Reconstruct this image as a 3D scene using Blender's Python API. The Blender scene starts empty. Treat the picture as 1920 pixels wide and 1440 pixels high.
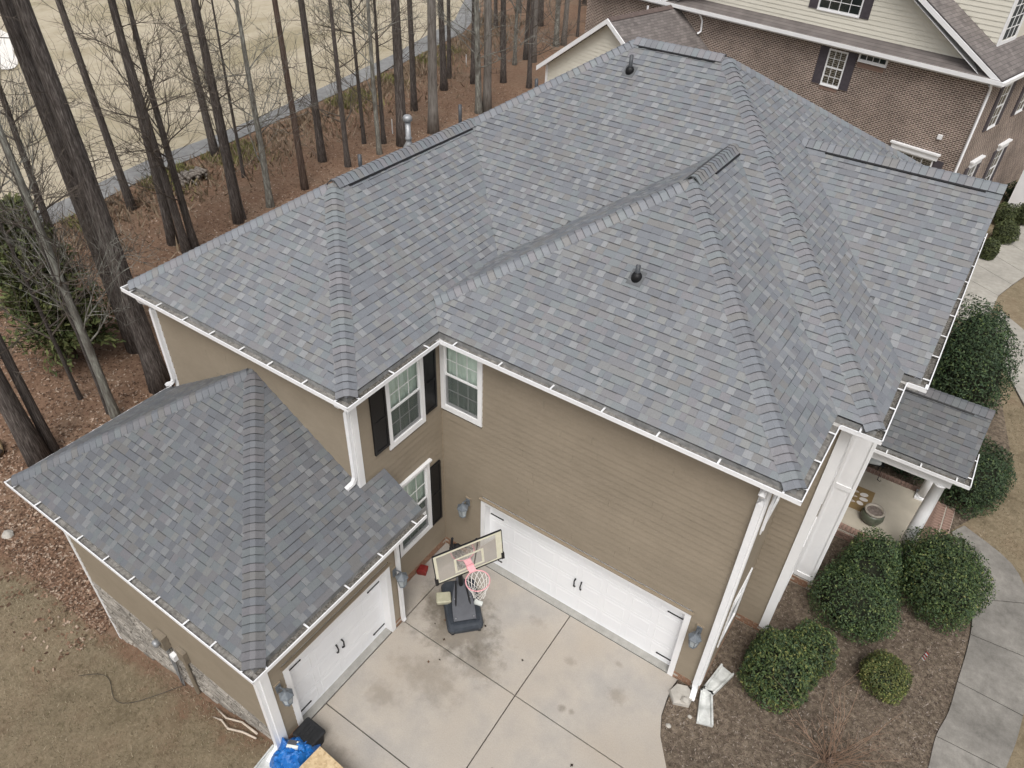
import bpy, math, random
from mathutils import Vector, Matrix
random.seed(7)
sc = bpy.context.scene
COL = sc.collection
R = math.radians
# ------------------------------------------------------------------ camera
CP = Vector((7.649, -9.164, 14.613))
PITCH, ROLL, YAW = -0.676, 0.044, 0.572
cam = bpy.data.cameras.new("camera"); camo = bpy.data.objects.new("camera", cam); COL.objects.link(camo)
_F = Vector((-math.sin(YAW)*math.cos(PITCH), math.cos(YAW)*math.cos(PITCH), math.sin(PITCH)))
_r = Vector((math.cos(YAW), math.sin(YAW), 0)); _u = _r.cross(_F)
_r2 = math.cos(ROLL)*_r + math.sin(ROLL)*_u; _u2 = -math.sin(ROLL)*_r + math.cos(ROLL)*_u
_M = Matrix((_r2, _u2, -_F)).transposed().to_4x4(); _M.translation = CP
camo.matrix_world = _M
cam.sensor_width = 36; cam.sensor_fit = 'HORIZONTAL'; cam.lens = 1383.34/1920*36
cam.clip_start = .1; cam.clip_end = 2000
sc.camera = camo
# ------------------------------------------------------------------ sky, sun, exposure
SUN_EL, SUN_AZ = R(58), R(150)          # azimuth clockwise from +Y
w = bpy.data.worlds.new("World"); sc.world = w; w.use_nodes = True
nt = w.node_tree; nt.nodes.clear()
sky = nt.nodes.new('ShaderNodeTexSky'); sky.sky_type = 'NISHITA'; sky.sun_disc = False
sky.sun_elevation = SUN_EL; sky.sun_rotation = SUN_AZ; sky.air_density = 1.0; sky.dust_density = 6.0; sky.ozone_density = 1.0
hs = nt.nodes.new('ShaderNodeHueSaturation'); hs.inputs['Saturation'].default_value = .32
bg = nt.nodes.new('ShaderNodeBackground'); bg.inputs['Strength'].default_value = .15
ow = nt.nodes.new('ShaderNodeOutputWorld')
nt.links.new(sky.outputs[0], hs.inputs['Color']); nt.links.new(hs.outputs[0], bg.inputs['Color']); nt.links.new(bg.outputs[0], ow.inputs[0])
sl = bpy.data.lights.new("sun", 'SUN'); sl.energy = 1.1; sl.angle = R(25); sl.color = (1, .98, .955)
so = bpy.data.objects.new("sun", sl); COL.objects.link(so)
_d = Vector((math.sin(SUN_AZ)*math.cos(SUN_EL), math.cos(SUN_AZ)*math.cos(SUN_EL), math.sin(SUN_EL)))
so.rotation_euler = _d.to_track_quat('Z', 'Y').to_euler()
vs = sc.view_settings; vs.view_transform = 'Standard'; vs.look = 'None'; vs.exposure = 0.15; vs.gamma = 1
# ------------------------------------------------------------------ materials
def node(nt, t, **kw):
    n = nt.nodes.new(t)
    for k, v in kw.items():
        if k in n.inputs: n.inputs[k].default_value = v
        else: setattr(n, k, v)
    return n
MATS = {}
def mat(name, cols, scale=4., rough=.85, bump=0., bscale=None, spec=.3, attr=None, stretch=None, metal=0., big=None, bdist=.02, fine=None):
    """noise-mixed colour (optionally times a face attribute), second large-scale wear noise, noise bump"""
    if name in MATS: return MATS[name]
    m = bpy.data.materials.new(name); m.use_nodes = True; nt = m.node_tree; L = nt.links.new
    b = nt.nodes['Principled BSDF']; b.inputs['Roughness'].default_value = rough
    b.inputs['Specular IOR Level'].default_value = spec; b.inputs['Metallic'].default_value = metal
    tc = node(nt, 'ShaderNodeTexCoord'); src = tc.outputs['Object']
    if stretch:
        mp = node(nt, 'ShaderNodeMapping'); mp.inputs['Scale'].default_value = stretch; L(src, mp.inputs[0]); src = mp.outputs[0]
    n = node(nt, 'ShaderNodeTexNoise', Scale=scale, Detail=7., Roughness=.62); L(src, n.inputs['Vector'])
    rp = node(nt, 'ShaderNodeValToRGB'); e = rp.color_ramp.elements
    e[0].position = .3; e[1].position = .7; e[0].color = (*cols[0], 1); e[1].color = (*cols[-1], 1)
    if len(cols) == 3: k = e.new(.5); k.color = (*cols[1], 1)
    L(n.outputs['Fac'], rp.inputs[0]); out = rp.outputs[0]
    if attr:
        a = node(nt, 'ShaderNodeAttribute', attribute_name=attr)
        mx = node(nt, 'ShaderNodeMix', data_type='RGBA', blend_type='MULTIPLY'); mx.inputs[0].default_value = 1
        L(out, mx.inputs[6]); L(a.outputs['Color'], mx.inputs[7]); out = mx.outputs[2]
    for (bs, amt, lo) in ([big] if big else []) + ([fine] if fine else []):
        n2 = node(nt, 'ShaderNodeTexNoise', Scale=bs, Detail=5., Roughness=.6); L(src, n2.inputs['Vector'])
        mr = node(nt, 'ShaderNodeMapRange'); mr.inputs[1].default_value = .3; mr.inputs[2].default_value = .7; mr.inputs[3].default_value = lo; mr.inputs[4].default_value = 2-lo
        L(n2.outputs['Fac'], mr.inputs[0])
        mx = node(nt, 'ShaderNodeMix', data_type='RGBA', blend_type='MULTIPLY'); mx.inputs[0].default_value = amt
        L(out, mx.inputs[6]); L(mr.outputs[0], mx.inputs[7]); out = mx.outputs[2]
    L(out, b.inputs['Base Color'])
    if bump:
        bn = node(nt, 'ShaderNodeTexNoise', Scale=bscale or scale*4, Detail=6., Roughness=.65); L(src, bn.inputs['Vector'])
        bp = node(nt, 'ShaderNodeBump', Strength=bump, Distance=bdist); L(bn.outputs['Fac'], bp.inputs['Height']); L(bp.outputs[0], b.inputs['Normal'])
    MATS[name] = m; return m
def g3(v, k=1.): return (v*k, v, v)
M_shing = mat('shingle', [(.88, .88, .88), (1.12, 1.12, 1.12)], 60, .62, .35, 160, spec=.45, attr='tint', big=(.55, .6, .9), bdist=.004, fine=(260., .5, .8))
M_deck = mat('roof_felt', [(.09, .095, .10), (.12, .125, .13)], 9, .8)
M_vent = mat('black_plastic', [(.006, .006, .007), (.012, .012, .013)], 12, .5)
M_white = mat('white_paint', [(.74, .745, .75), (.80, .80, .80)], 3, .5, spec=.4, big=(.6, .4, .94))
M_gut = mat('white_aluminium', [(.74, .75, .76), (.80, .80, .81)], 8, .38, spec=.5, big=(1.3, .5, .9))
M_debris = mat('gutter_debris', [(.03, .028, .024), (.13, .12, .105), (.23, .22, .20)], 30, .95, .6, 60)
M_grime = mat('gutter_grime', [(.11, .105, .096), (.20, .19, .175), (.29, .28, .26)], 14, .9, .3, 40)
M_siding = mat('tan_siding', [(.236, .198, .147), (.264, .222, .167)], 2.2, .62, .06, 50, spec=.35, stretch=(1, 1, 1.6), big=(.45, .9, .91), bdist=.003, fine=(14., .5, .94))
M_tantrim = mat('tan_trim', [(.26, .21, .15), (.28, .23, .165)], 3, .6)
M_black = mat('black_shutter', [(.006, .006, .007), (.011, .011, .012)], 20, .45, .1, 60)
M_iron = mat('black_iron', [(.008, .008, .009), (.016, .016, .017)], 30, .5)
M_door = mat('door_white', [(.76, .77, .79), (.80, .81, .82)], 1.5, .42, spec=.45)
M_conc = None
M_joint = mat('joint_dirt', [(.035, .03, .025), (.07, .06, .05)], 6, .95)
M_apron = mat('apron_concrete', [(.27, .265, .245), (.37, .36, .335)], 5, .9, .1, 60, big=(.7, .6, .82))
M_walk = mat('walk_concrete', [(.165, .155, .138), (.235, .222, .20)], 5, .92, .18, 90, big=(.9, .9, .70), bdist=.006, fine=(35., .5, .8))
M_ledge = mat('pale_edge', [(.42, .39, .34), (.50, .47, .42)], 8, .9)
M_brick = mat('brick', [(.26, .15, .095), (.36, .22, .15)], 6, .9, .2, 60, attr=None, big=(2.7, .9, .62))
M_brickrow = mat('rowlock_brick', [(.20, .13, .10), (.30, .205, .165)], 5, .9, .2, 60, big=(2.3, .9, .66))
M_mortar = mat('mortar', [(.38, .34, .29), (.46, .42, .36)], 9, .95)
M_stone = mat('ledger_stone', [(.16, .145, .125), (.27, .25, .22), (.36, .33, .29)], 3.3, .92, .4, 30, big=(1.7, .9, .65), bdist=.01)
M_porch = mat('porch_floor', [(.38, .345, .28), (.45, .41, .335)], 2.5, .8, .05, 40, big=(.8, .6, .88))
M_mulch = mat('mulch', [(.056, .043, .031), (.128, .100, .073), (.21, .170, .128)], 9, .97, .9, 26, big=(.5, .8, .62), bdist=.04, fine=(60., .7, .55))
M_chip = mat('mulch_chip', [(.9, .9, .9), (1.1, 1.1, 1.1)], 5, .95, attr='tint')
M_leaf = mat('leaf', [(.7, .7, .7), (1.3, 1.3, 1.3)], 2.2, .58, attr='tint', spec=.3, big=(.9, .8, .7))
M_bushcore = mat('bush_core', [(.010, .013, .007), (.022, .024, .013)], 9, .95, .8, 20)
M_bark = mat('pine_bark', [(.030, .024, .021), (.105, .090, .081), (.225, .200, .184)], 4.2, .95, 1., 9, stretch=(4.5, 4.5, .6), bdist=.06, big=(.5, .8, .7), fine=(9., .8, .6))
M_barkr = mat('red_bark', [(.040, .028, .022), (.105, .075, .060), (.185, .140, .115)], 3, .95, .9, 9, stretch=(3, 3, .6), bdist=.05)
M_barkg = mat('grey_bark', [(.11, .098, .086), (.19, .175, .158), (.26, .245, .225)], 3, .95, .8, 10, stretch=(3, 3, .5), bdist=.04)
M_barkl = mat('lichen_bark', [(.08, .070, .060), (.17, .165, .145), (.34, .35, .31)], 3.4, .95, .6, 12, stretch=(1, 1, .7), bdist=.03)
M_twig = mat('twig', [(.065, .052, .042), (.14, .12, .10)], 3, .95)
M_needle = mat('needle', [(.8, .8, .8), (1.2, 1.2, 1.2)], 2, .8, attr='tint')
M_sand = mat('sand', [(.70, .67, .62), (.78, .75, .70)], 2, .95, .2, 10)
M_path = mat('cart_path', [(.17, .17, .168), (.25, .25, .245)], 2.5, .95, .2, 30, big=(.4, .8, .8))
M_wood = mat('cut_wood', [(.38, .27, .15), (.52, .40, .24)], 9, .9)
M_osb = None
M_tarp = mat('blue_tarp', [(.008, .10, .36), (.014, .16, .48)], 5, .34, .5, 9, spec=.5, bdist=.05)
M_galv = mat('galvanised', [(.24, .25, .26), (.40, .41, .42)], 14, .5, metal=.5)
M_lead = mat('lead_pipe', [(.03, .035, .04), (.07, .075, .085)], 14, .5, spec=.5)
M_lant = mat('lantern_metal', [(.09, .105, .12), (.16, .18, .20)], 16, .4, .2, 40, spec=.5)
M_lantg = mat('lantern_glass', [(.28, .32, .34), (.42, .46, .48)], 12, .15, spec=.6)
M_hbase = mat('hoop_plastic', [(.030, .036, .045), (.050, .058, .070)], 5, .48, .08, 60, big=(1.1, .6, .8))
M_hplate = mat('hoop_plate', [(.055, .058, .068), (.075, .080, .092)], 6, .5, big=(2., .6, .85))
M_pink = mat('faded_rim', [(.66, .30, .33), (.74, .40, .42)], 20, .5)
M_net = mat('net', [(.62, .60, .57), (.75, .73, .70)], 40, .9)
M_cream = mat('cream_line', [(.62, .60, .46), (.70, .68, .55)], 9, .5)
M_yellow = mat('yellowed_box', [(.36, .35, .25), (.50, .48, .36)], 6, .5)
M_red = mat('red_plastic', [(.16, .016, .014), (.24, .03, .025)], 9, .5)
M_rubber = mat('dark_bin', [(.010, .011, .012), (.022, .023, .025)], 9, .45)
M_greyrock = mat('grey_rock', [(.30, .285, .255), (.50, .47, .42)], 3, .95, .5, 18, big=(1.2, .6, .8))
M_splash = mat('splash_block', [(.42, .43, .41), (.58, .59, .57)], 9, .9, .2, 50, big=(3., .9, .65))
M_pot = mat('glazed_pot', [(.055, .065, .045), (.115, .125, .09)], 6, .35, spec=.5)
M_potrim = mat('pot_rim', [(.24, .215, .18), (.33, .30, .255)], 8, .6)
M_soil = mat('soil', [(.09, .07, .06), (.20, .17, .15)], 20, .95, .6, 40)
M_mat = mat('door_mat', [(.20, .135, .06), (.26, .18, .085)], 30, .95, .3, 90)
M_print = mat('mat_print', [(.60, .56, .52), (.70, .66, .62)], 20, .9)
M_cloth = mat('white_cloth', [(.60, .63, .60), (.72, .74, .71)], 8, .8)
M_curt = mat('curtain', [(.60, .66, .61), (.80, .84, .79)], 1.2, .9, stretch=(5, 5, .4))
M_dark = mat('dark_room', [(.03, .035, .035), (.07, .075, .075)], 2, .9)
M_nsid = mat('cream_siding', [(.60, .575, .49), (.66, .635, .55)], 1.5, .6, spec=.35, stretch=(1, 1, 3), big=(.3, .5, .93))
M_nshut = mat('plum_shutter', [(.055, .047, .055), (.075, .066, .075)], 8, .55)
M_hose = mat('black_hose', [(.05, .042, .034), (.08, .068, .055)], 9, .6)
M_stick = mat('bare_stick', [(.42, .35, .28), (.58, .51, .43)], 9, .9)
M_meter = mat('meter_grey', [(.17, .145, .11), (.24, .20, .15)], 7, .6)
M_log = mat('log_bark', [(.13, .11, .09), (.30, .27, .24)], 5, .95, .6, 14, stretch=(1, 1, 1))
def mk_screen():
    m = bpy.data.materials.new('insect_screen'); m.use_nodes = True; nt = m.node_tree; L = nt.links.new
    b = nt.nodes['Principled BSDF']; b.inputs['Base Color'].default_value = (.035, .04, .04, 1); b.inputs['Roughness'].default_value = .8
    t = node(nt, 'ShaderNodeBsdfTransparent'); mx = node(nt, 'ShaderNodeMixShader'); mx.inputs[0].default_value = .55
    L(t.outputs[0], mx.inputs[1]); L(b.outputs[0], mx.inputs[2]); L(mx.outputs[0], nt.nodes['Material Output'].inputs[0]); return m
M_screen = mk_screen()
def mk_glass(name, tint, fac):
    m = bpy.data.materials.new(name); m.use_nodes = True; nt = m.node_tree; L = nt.links.new
    nt.nodes.remove(nt.nodes['Principled BSDF'])
    t = node(nt, 'ShaderNodeBsdfTransparent'); t.inputs[0].default_value = (*tint, 1)
    g = node(nt, 'ShaderNodeBsdfGlossy', Roughness=.03); f = node(nt, 'ShaderNodeLayerWeight', Blend=.18)
    ad = node(nt, 'ShaderNodeMath', operation='ADD', use_clamp=True); ad.inputs[1].default_value = fac; L(f.outputs['Fresnel'], ad.inputs[0])
    mx = node(nt, 'ShaderNodeMixShader'); L(ad.outputs[0], mx.inputs[0]); L(t.outputs[0], mx.inputs[1]); L(g.outputs[0], mx.inputs[2])
    L(mx.outputs[0], nt.nodes['Material Output'].inputs[0]); return m
M_glass = mk_glass('window_glass', (.90, .96, .93), .02)
M_acryl = mk_glass('acrylic', (.90, .91, .88), .0)
def mk_brickwall(name, axis):
    m = bpy.data.materials.new(name); m.use_nodes = True; nt = m.node_tree; L = nt.links.new
    b = nt.nodes['Principled BSDF']; b.inputs['Roughness'].default_value = .92; b.inputs['Specular IOR Level'].default_value = .2
    tc = node(nt, 'ShaderNodeTexCoord'); sp = node(nt, 'ShaderNodeSeparateXYZ'); cb = node(nt, 'ShaderNodeCombineXYZ')
    L(tc.outputs['Object'], sp.inputs[0]); L(sp.outputs[axis], cb.inputs[0]); L(sp.outputs[2], cb.inputs[1])
    bt = node(nt, 'ShaderNodeTexBrick', Scale=1.0); bt.offset = .5
    bt.inputs['Brick Width'].default_value = .213; bt.inputs['Row Height'].default_value = .0745
    bt.inputs['Mortar Size'].default_value = .0115; bt.inputs['Mortar Smooth'].default_value = .2; bt.inputs['Bias'].default_value = -.1
    bt.inputs['Color1'].default_value = (.090, .066, .054, 1); bt.inputs['Color2'].default_value = (.155, .112, .092, 1); bt.inputs['Mortar'].default_value = (.46, .39, .335, 1)
    L(cb.outputs[0], bt.inputs['Vector'])
    n = node(nt, 'ShaderNodeTexNoise', Scale=.6, Detail=9., Roughness=.7); L(cb.outputs[0], n.inputs['Vector'])
    mr = node(nt, 'ShaderNodeMapRange'); mr.inputs[1].default_value = .3; mr.inputs[2].default_value = .7; mr.inputs[3].default_value = .68; mr.inputs[4].default_value = 1.42; L(n.outputs['Fac'], mr.inputs[0])
    mx = node(nt, 'ShaderNodeMix', data_type='RGBA', blend_type='MULTIPLY'); mx.inputs[0].default_value = 1; L(bt.outputs[0], mx.inputs[6]); L(mr.outputs[0], mx.inputs[7])
    L(mx.outputs[2], b.inputs['Base Color'])
    bp = node(nt, 'ShaderNodeBump', Strength=.5, Distance=.008); bp.invert = True; L(bt.outputs['Fac'], bp.inputs['Height']); L(bp.outputs[0], b.inputs['Normal']); return m
M_nbx = mk_brickwall('brick_wall_x', 0); M_nby = mk_brickwall('brick_wall_y', 1)
def mk_nroof():
    m = bpy.data.materials.new('brown_shingles'); m.use_nodes = True; nt = m.node_tree; L = nt.links.new
    b = nt.nodes['Principled BSDF']; b.inputs['Roughness'].default_value = .8; b.inputs['Specular IOR Level'].default_value = .35
    tc = node(nt, 'ShaderNodeTexCoord'); sp = node(nt, 'ShaderNodeSeparateXYZ'); cb = node(nt, 'ShaderNodeCombineXYZ')
    L(tc.outputs['Object'], sp.inputs[0]); L(sp.outputs[1], cb.inputs[0]); L(sp.outputs[2], cb.inputs[1])
    bt = node(nt, 'ShaderNodeTexBrick', Scale=1.0); bt.inputs['Brick Width'].default_value = .24; bt.inputs['Row Height'].default_value = .085
    bt.inputs['Mortar Size'].default_value = .006; bt.inputs['Color1'].default_value = (.125, .110, .104, 1); bt.inputs['Color2'].default_value = (.18, .16, .15, 1); bt.inputs['Mortar'].default_value = (.085, .075, .072, 1)
    L(cb.outputs[0], bt.inputs['Vector'])
    n = node(nt, 'ShaderNodeTexNoise', Scale=2., Detail=6.); L(tc.outputs['Object'], n.inputs['Vector'])
    mr = node(nt, 'ShaderNodeMapRange'); mr.inputs[1].default_value = .3; mr.inputs[2].default_value = .7; mr.inputs[3].default_value = .82; mr.inputs[4].default_value = 1.2; L(n.outputs['Fac'], mr.inputs[0])
    mx = node(nt, 'ShaderNodeMix', data_type='RGBA', blend_type='MULTIPLY'); mx.inputs[0].default_value = 1; L(bt.outputs[0], mx.inputs[6]); L(mr.outputs[0], mx.inputs[7])
    L(mx.outputs[2], b.inputs['Base Color']); return m
M_nroof = mk_nroof()
def mk_osb():
    m = bpy.data.materials.new('osb'); m.use_nodes = True; nt = m.node_tree; L = nt.links.new
    b = nt.nodes['Principled BSDF']; b.inputs['Roughness'].default_value = .85
    tc = node(nt, 'ShaderNodeTexCoord'); v = node(nt, 'ShaderNodeTexVoronoi', Scale=22.); L(tc.outputs['Object'], v.inputs['Vector'])
    rp = node(nt, 'ShaderNodeValToRGB'); e = rp.color_ramp.elements; e[0].color = (.36, .25, .13, 1); e[1].color = (.60, .47, .29, 1)
    L(v.outputs['Color'], rp.inputs[0]); L(rp.outputs[0], b.inputs['Base Color']); return m
M_osb = mk_osb()
def mk_drive():
    """tan-grey concrete; stains with shapes of their own round the hoop and in the middle of the court"""
    m = bpy.data.materials.new('drive_concrete'); m.use_nodes = True; nt = m.node_tree; L = nt.links.new
    b = nt.nodes['Principled BSDF']; b.inputs['Roughness'].default_value = .9; b.inputs['Specular IOR Level'].default_value = .25
    tc = node(nt, 'ShaderNodeTexCoord'); src = tc.outputs['Object']
    n1 = node(nt, 'ShaderNodeTexNoise', Scale=.55, Detail=8., Roughness=.62); L(src, n1.inputs[0])
    rp = node(nt, 'ShaderNodeValToRGB'); e = rp.color_ramp.elements; e[0].position = .34; e[1].position = .66; e[0].color = (.385, .342, .290, 1); e[1].color = (.375, .355, .328, 1)
    k = e.new(.5); k.color = (.405, .37, .325, 1); L(n1.outputs['Fac'], rp.inputs[0]); out = rp.outputs[0]
    def mul(fac_out, col, out):
        mx = node(nt, 'ShaderNodeMix', data_type='RGBA', blend_type='MULTIPLY'); L(fac_out, mx.inputs[0]); L(out, mx.inputs[6]); mx.inputs[7].default_value = (*col, 1); return mx.outputs[2]
    def blob(cx, cy, rx, ry, nscale, amp, soft, maxv):
        mp = node(nt, 'ShaderNodeMapping'); mp.inputs['Location'].default_value = (-cx/rx, -cy/ry, 0); mp.inputs['Scale'].default_value = (1/rx, 1/ry, 0); L(src, mp.inputs[0])
        ln = node(nt, 'ShaderNodeVectorMath', operation='LENGTH'); L(mp.outputs[0], ln.inputs[0])
        nn = node(nt, 'ShaderNodeTexNoise', Scale=nscale, Detail=8., Roughness=.68); L(src, nn.inputs[0])
        ma = node(nt, 'ShaderNodeMath', operation='MULTIPLY_ADD'); L(nn.outputs['Fac'], ma.inputs[0]); ma.inputs[1].default_value = amp; L(ln.outputs['Value'], ma.inputs[2])
        mr = node(nt, 'ShaderNodeMapRange', interpolation_type='SMOOTHSTEP'); mr.inputs[1].default_value = amp*.5+1; mr.inputs[2].default_value = amp*.5+1-soft; mr.inputs[3].default_value = 0; mr.inputs[4].default_value = maxv
        L(ma.outputs[0], mr.inputs[0]); return mr.outputs[0]
    for a in ((1.75, -1.75, 1.25, .95, 3., 2.2, .7, .72), (1.2, -1.2, .9, .95, 3.2, 1.5, .6, .6), (2.0, -3.1, 1.1, .75, 2.4, 2.4, 1., .45), (2.6, -2.2, .8, .5, 4., 2., .8, .5), (5.4, -1.1, .3, .26, 7., 1.6, .9, .45), (.95, -5.7, 1.3, .75, 2.4, 1.2, .6, .62), (4.6, -2.0, .12, .12, 9., 1.2, .8, .55), (4.8, -1.95, .09, .09, 9., 1.2, .8, .5), (4.2, -1.0, .2, .14, 9., 1.5, .9, .35), (5.1, -.45, .14, .1, 9., 1.5, .9, .4), (1.4, -3.9, .5, .4, 5., 2., .9, .4), (3.1, -.6, .3, .16, 7., 1.8, .9, .3)):
        out = mul(blob(*a), (.42, .40, .36), out)
    n3 = node(nt, 'ShaderNodeTexNoise', Scale=2.2, Detail=9., Roughness=.7); L(src, n3.inputs[0])
    mr = node(nt, 'ShaderNodeMapRange'); mr.inputs[1].default_value = .35; mr.inputs[2].default_value = .65; mr.inputs[3].default_value = 0; mr.inputs[4].default_value = .55; L(n3.outputs['Fac'], mr.inputs[0])
    out = mul(mr.outputs[0], (.80, .79, .78), out)
    n4 = node(nt, 'ShaderNodeTexNoise', Scale=40., Detail=4.); L(src, n4.inputs[0])
    mr = node(nt, 'ShaderNodeMapRange'); mr.inputs[1].default_value = .4; mr.inputs[2].default_value = .62; mr.inputs[3].default_value = 0; mr.inputs[4].default_value = .4; L(n4.outputs['Fac'], mr.inputs[0])
    out = mul(mr.outputs[0], (.82, .81, .79), out)
    L(out, b.inputs['Base Color'])
    bp = node(nt, 'ShaderNodeBump', Strength=.15, Distance=.004); L(n4.outputs['Fac'], bp.inputs['Height']); L(bp.outputs[0], b.inputs['Normal']); return m
M_conc = mk_drive()
def mk_ground():
    m = bpy.data.materials.new('ground_cover'); m.use_nodes = True; nt = m.node_tree; L = nt.links.new
    b = nt.nodes['Principled BSDF']; b.inputs['Roughness'].default_value = .97; b.inputs['Specular IOR Level'].default_value = .15
    tc = node(nt, 'ShaderNodeTexCoord'); src = tc.outputs['Object']
    def ramp(scale, cols, det=8., rough=.66, stretch=None):
        s = src
        if stretch: mp = node(nt, 'ShaderNodeMapping'); mp.inputs['Scale'].default_value = stretch; L(s, mp.inputs[0]); s = mp.outputs[0]
        n = node(nt, 'ShaderNodeTexNoise', Scale=scale, Detail=det, Roughness=rough); L(s, n.inputs[0])
        rp = node(nt, 'ShaderNodeValToRGB'); e = rp.color_ramp.elements; e[0].position = .32; e[1].position = .68; e[0].color = (*cols[0], 1); e[1].color = (*cols[-1], 1)
        for i, c in enumerate(cols[1:-1]): k = e.new(.32+.36*(i+1)/(len(cols)-1)); k.color = (*c, 1)
        L(n.outputs['Fac'], rp.inputs[0]); return rp.outputs[0]
    def mix(f, a, c, blend='MIX'):
        mx = node(nt, 'ShaderNodeMix', data_type='RGBA', blend_type=blend)
        if isinstance(f, float): mx.inputs[0].default_value = f
        else: L(f, mx.inputs[0])
        L(a, mx.inputs[6]); L(c, mx.inputs[7]); return mx.outputs[2]
    litter = mix(.55, ramp(6., [(.085, .050, .032), (.195, .122, .080), (.30, .21, .15)]), ramp(.35, [(.17, .102, .068), (.225, .143, .096), (.23, .175, .125)]))
    field = mix(.45, ramp(.10, [(.27, .235, .155), (.47, .42, .335), (.22, .195, .12)], stretch=(1, .45, 1)), ramp(1.4, [(.33, .275, .18), (.46, .40, .29)]))
    lawn = mix(.6, ramp(9., [(.095, .074, .046), (.205, .165, .108), (.32, .265, .185)]), ramp(.55, [(.115, .092, .056), (.24, .195, .13), (.18, .125, .082)]))
    clay = ramp(3., [(.17, .085, .055), (.27, .15, .10)])
    at = node(nt, 'ShaderNodeAttribute', attribute_name='reg'); sp = node(nt, 'ShaderNodeSeparateColor'); L(at.outputs['Color'], sp.inputs[0])
    pn = node(nt, 'ShaderNodeTexNoise', Scale=1.1, Detail=7., Roughness=.65); L(src, pn.inputs[0])
    def edge(ch):
        ad = node(nt, 'ShaderNodeMath', operation='MULTIPLY_ADD'); L(pn.outputs['Fac'], ad.inputs[0]); ad.inputs[1].default_value = .9; L(sp.outputs[ch], ad.inputs[2])
        mr = node(nt, 'ShaderNodeMapRange', interpolation_type='SMOOTHSTEP'); mr.inputs[1].default_value = .78; mr.inputs[2].default_value = 1.12; L(ad.outputs[0], mr.inputs[0]); return mr.outputs[0]
    o = mix(edge(1), litter, field); o = mix(edge(0), o, lawn); o = mix(edge(2), o, clay)
    L(o, b.inputs['Base Color'])
    bn = node(nt, 'ShaderNodeTexNoise', Scale=22., Detail=6., Roughness=.7); L(src, bn.inputs[0])
    bp = node(nt, 'ShaderNodeBump', Strength=.8, Distance=.04); L(bn.outputs['Fac'], bp.inputs['Height']); L(bp.outputs[0], b.inputs['Normal']); return m
M_ground = mk_ground()
# ------------------------------------------------------------------ mesh helpers
class MB:
    def __init__(s): s.v = []; s.f = []; s.t = []; s.cur = None
    def add(s, vs, fs):
        o = len(s.v); s.v += [tuple(q) for q in vs]
        for f in fs: s.f.append([o+i for i in f]); s.t.append(s.cur)
        return s
    def box(s, x0, x1, y0, y1, z0, z1, M=None):
        vs = [Vector((x, y, z)) for z in (z0, z1) for y in (y0, y1) for x in (x0, x1)]
        if M is not None: vs = [M @ q for q in vs]
        return s.add(vs, [(0, 2, 3, 1), (4, 5, 7, 6), (0, 1, 5, 4), (2, 6, 7, 3), (0, 4, 6, 2), (1, 3, 7, 5)])
    def quad(s, *q): return s.add(q, [tuple(range(len(q)))])
    def prism(s, poly, z0, z1, M=None):
        n = len(poly); vs = [Vector((x, y, z0)) for x, y in poly]+[Vector((x, y, z1)) for x, y in poly]
        if M is not None: vs = [M @ q for q in vs]
        return s.add(vs, [tuple(range(n-1, -1, -1)), tuple(range(n, 2*n))]+[(i, (i+1) % n, n+(i+1) % n, n+i) for i in range(n)])
    def tube(s, pts, rad, n=6, cap=True):
        pts = [Vector(q) for q in pts]; rad = rad if hasattr(rad, '__len__') else [rad]*len(pts); rings = []
        prev = None
        for i, q in enumerate(pts):
            d = (pts[min(i+1, len(pts)-1)]-pts[max(i-1, 0)])
            d = d.normalized() if d.length > 1e-9 else Vector((0, 0, 1))
            a = prev if prev is not None else (Vector((1, 0, 0)) if abs(d.x) < .9 else Vector((0, 1, 0)))
            a = (a-d*a.dot(d)); a = a.normalized() if a.length > 1e-6 else d.orthogonal().normalized(); prev = a; b = d.cross(a)
            rings.append([q+(a*math.cos(6.28318*k/n)+b*math.sin(6.28318*k/n))*rad[i] for k in range(n)])
        vs = [q for r_ in rings for q in r_]
        fs = [(i*n+k, i*n+(k+1) % n, (i+1)*n+(k+1) % n, (i+1)*n+k) for i in range(len(pts)-1) for k in range(n)]
        if cap: fs += [tuple(range(n-1, -1, -1)), tuple((len(pts)-1)*n+k for k in range(n))]
        return s.add(vs, fs)
    def lathe(s, prof, c, n=16, M=None):
        vs = []
        for r_, z in prof:
            for k in range(n): vs.append(Vector((c[0]+r_*math.cos(6.28318*k/n), c[1]+r_*math.sin(6.28318*k/n), c[2]+z)))
        if M is not None: vs = [M @ q for q in vs]
        m = len(prof); fs = [(i*n+k, i*n+(k+1) % n, (i+1)*n+(k+1) % n, (i+1)*n+k) for i in range(m-1) for k in range(n)]
        fs += [tuple(range(n-1, -1, -1)), tuple((m-1)*n+k for k in range(n))]
        return s.add(vs, fs)
    def mesh(s, name, m, smooth=False):
        me = bpy.data.meshes.new(name); me.from_pydata(s.v, [], s.f); me.materials.append(m)
        if any(t is not None for t in s.t):
            a = me.attributes.new('tint', 'FLOAT_COLOR', 'FACE')
            flat = []
            for t in s.t: t = t or (1, 1, 1); flat += [t[0], t[1], t[2], 1.]
            a.data.foreach_set('color', flat)
        if smooth: me.polygons.foreach_set('use_smooth', [True]*len(me.polygons))
        me.update(); return me
    def build(s, name, m, parent=None, smooth=False, stuff=False):
        return link(name, s.mesh(name, m, smooth), parent, stuff=stuff)
def link(name, data, parent=None, M=None, stuff=False):
    o = bpy.data.objects.new(name, data); COL.objects.link(o)
    if M is not None: o.matrix_local = M
    if parent is not None: o.parent = parent
    if stuff: o['kind'] = 'stuff'
    return o
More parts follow.
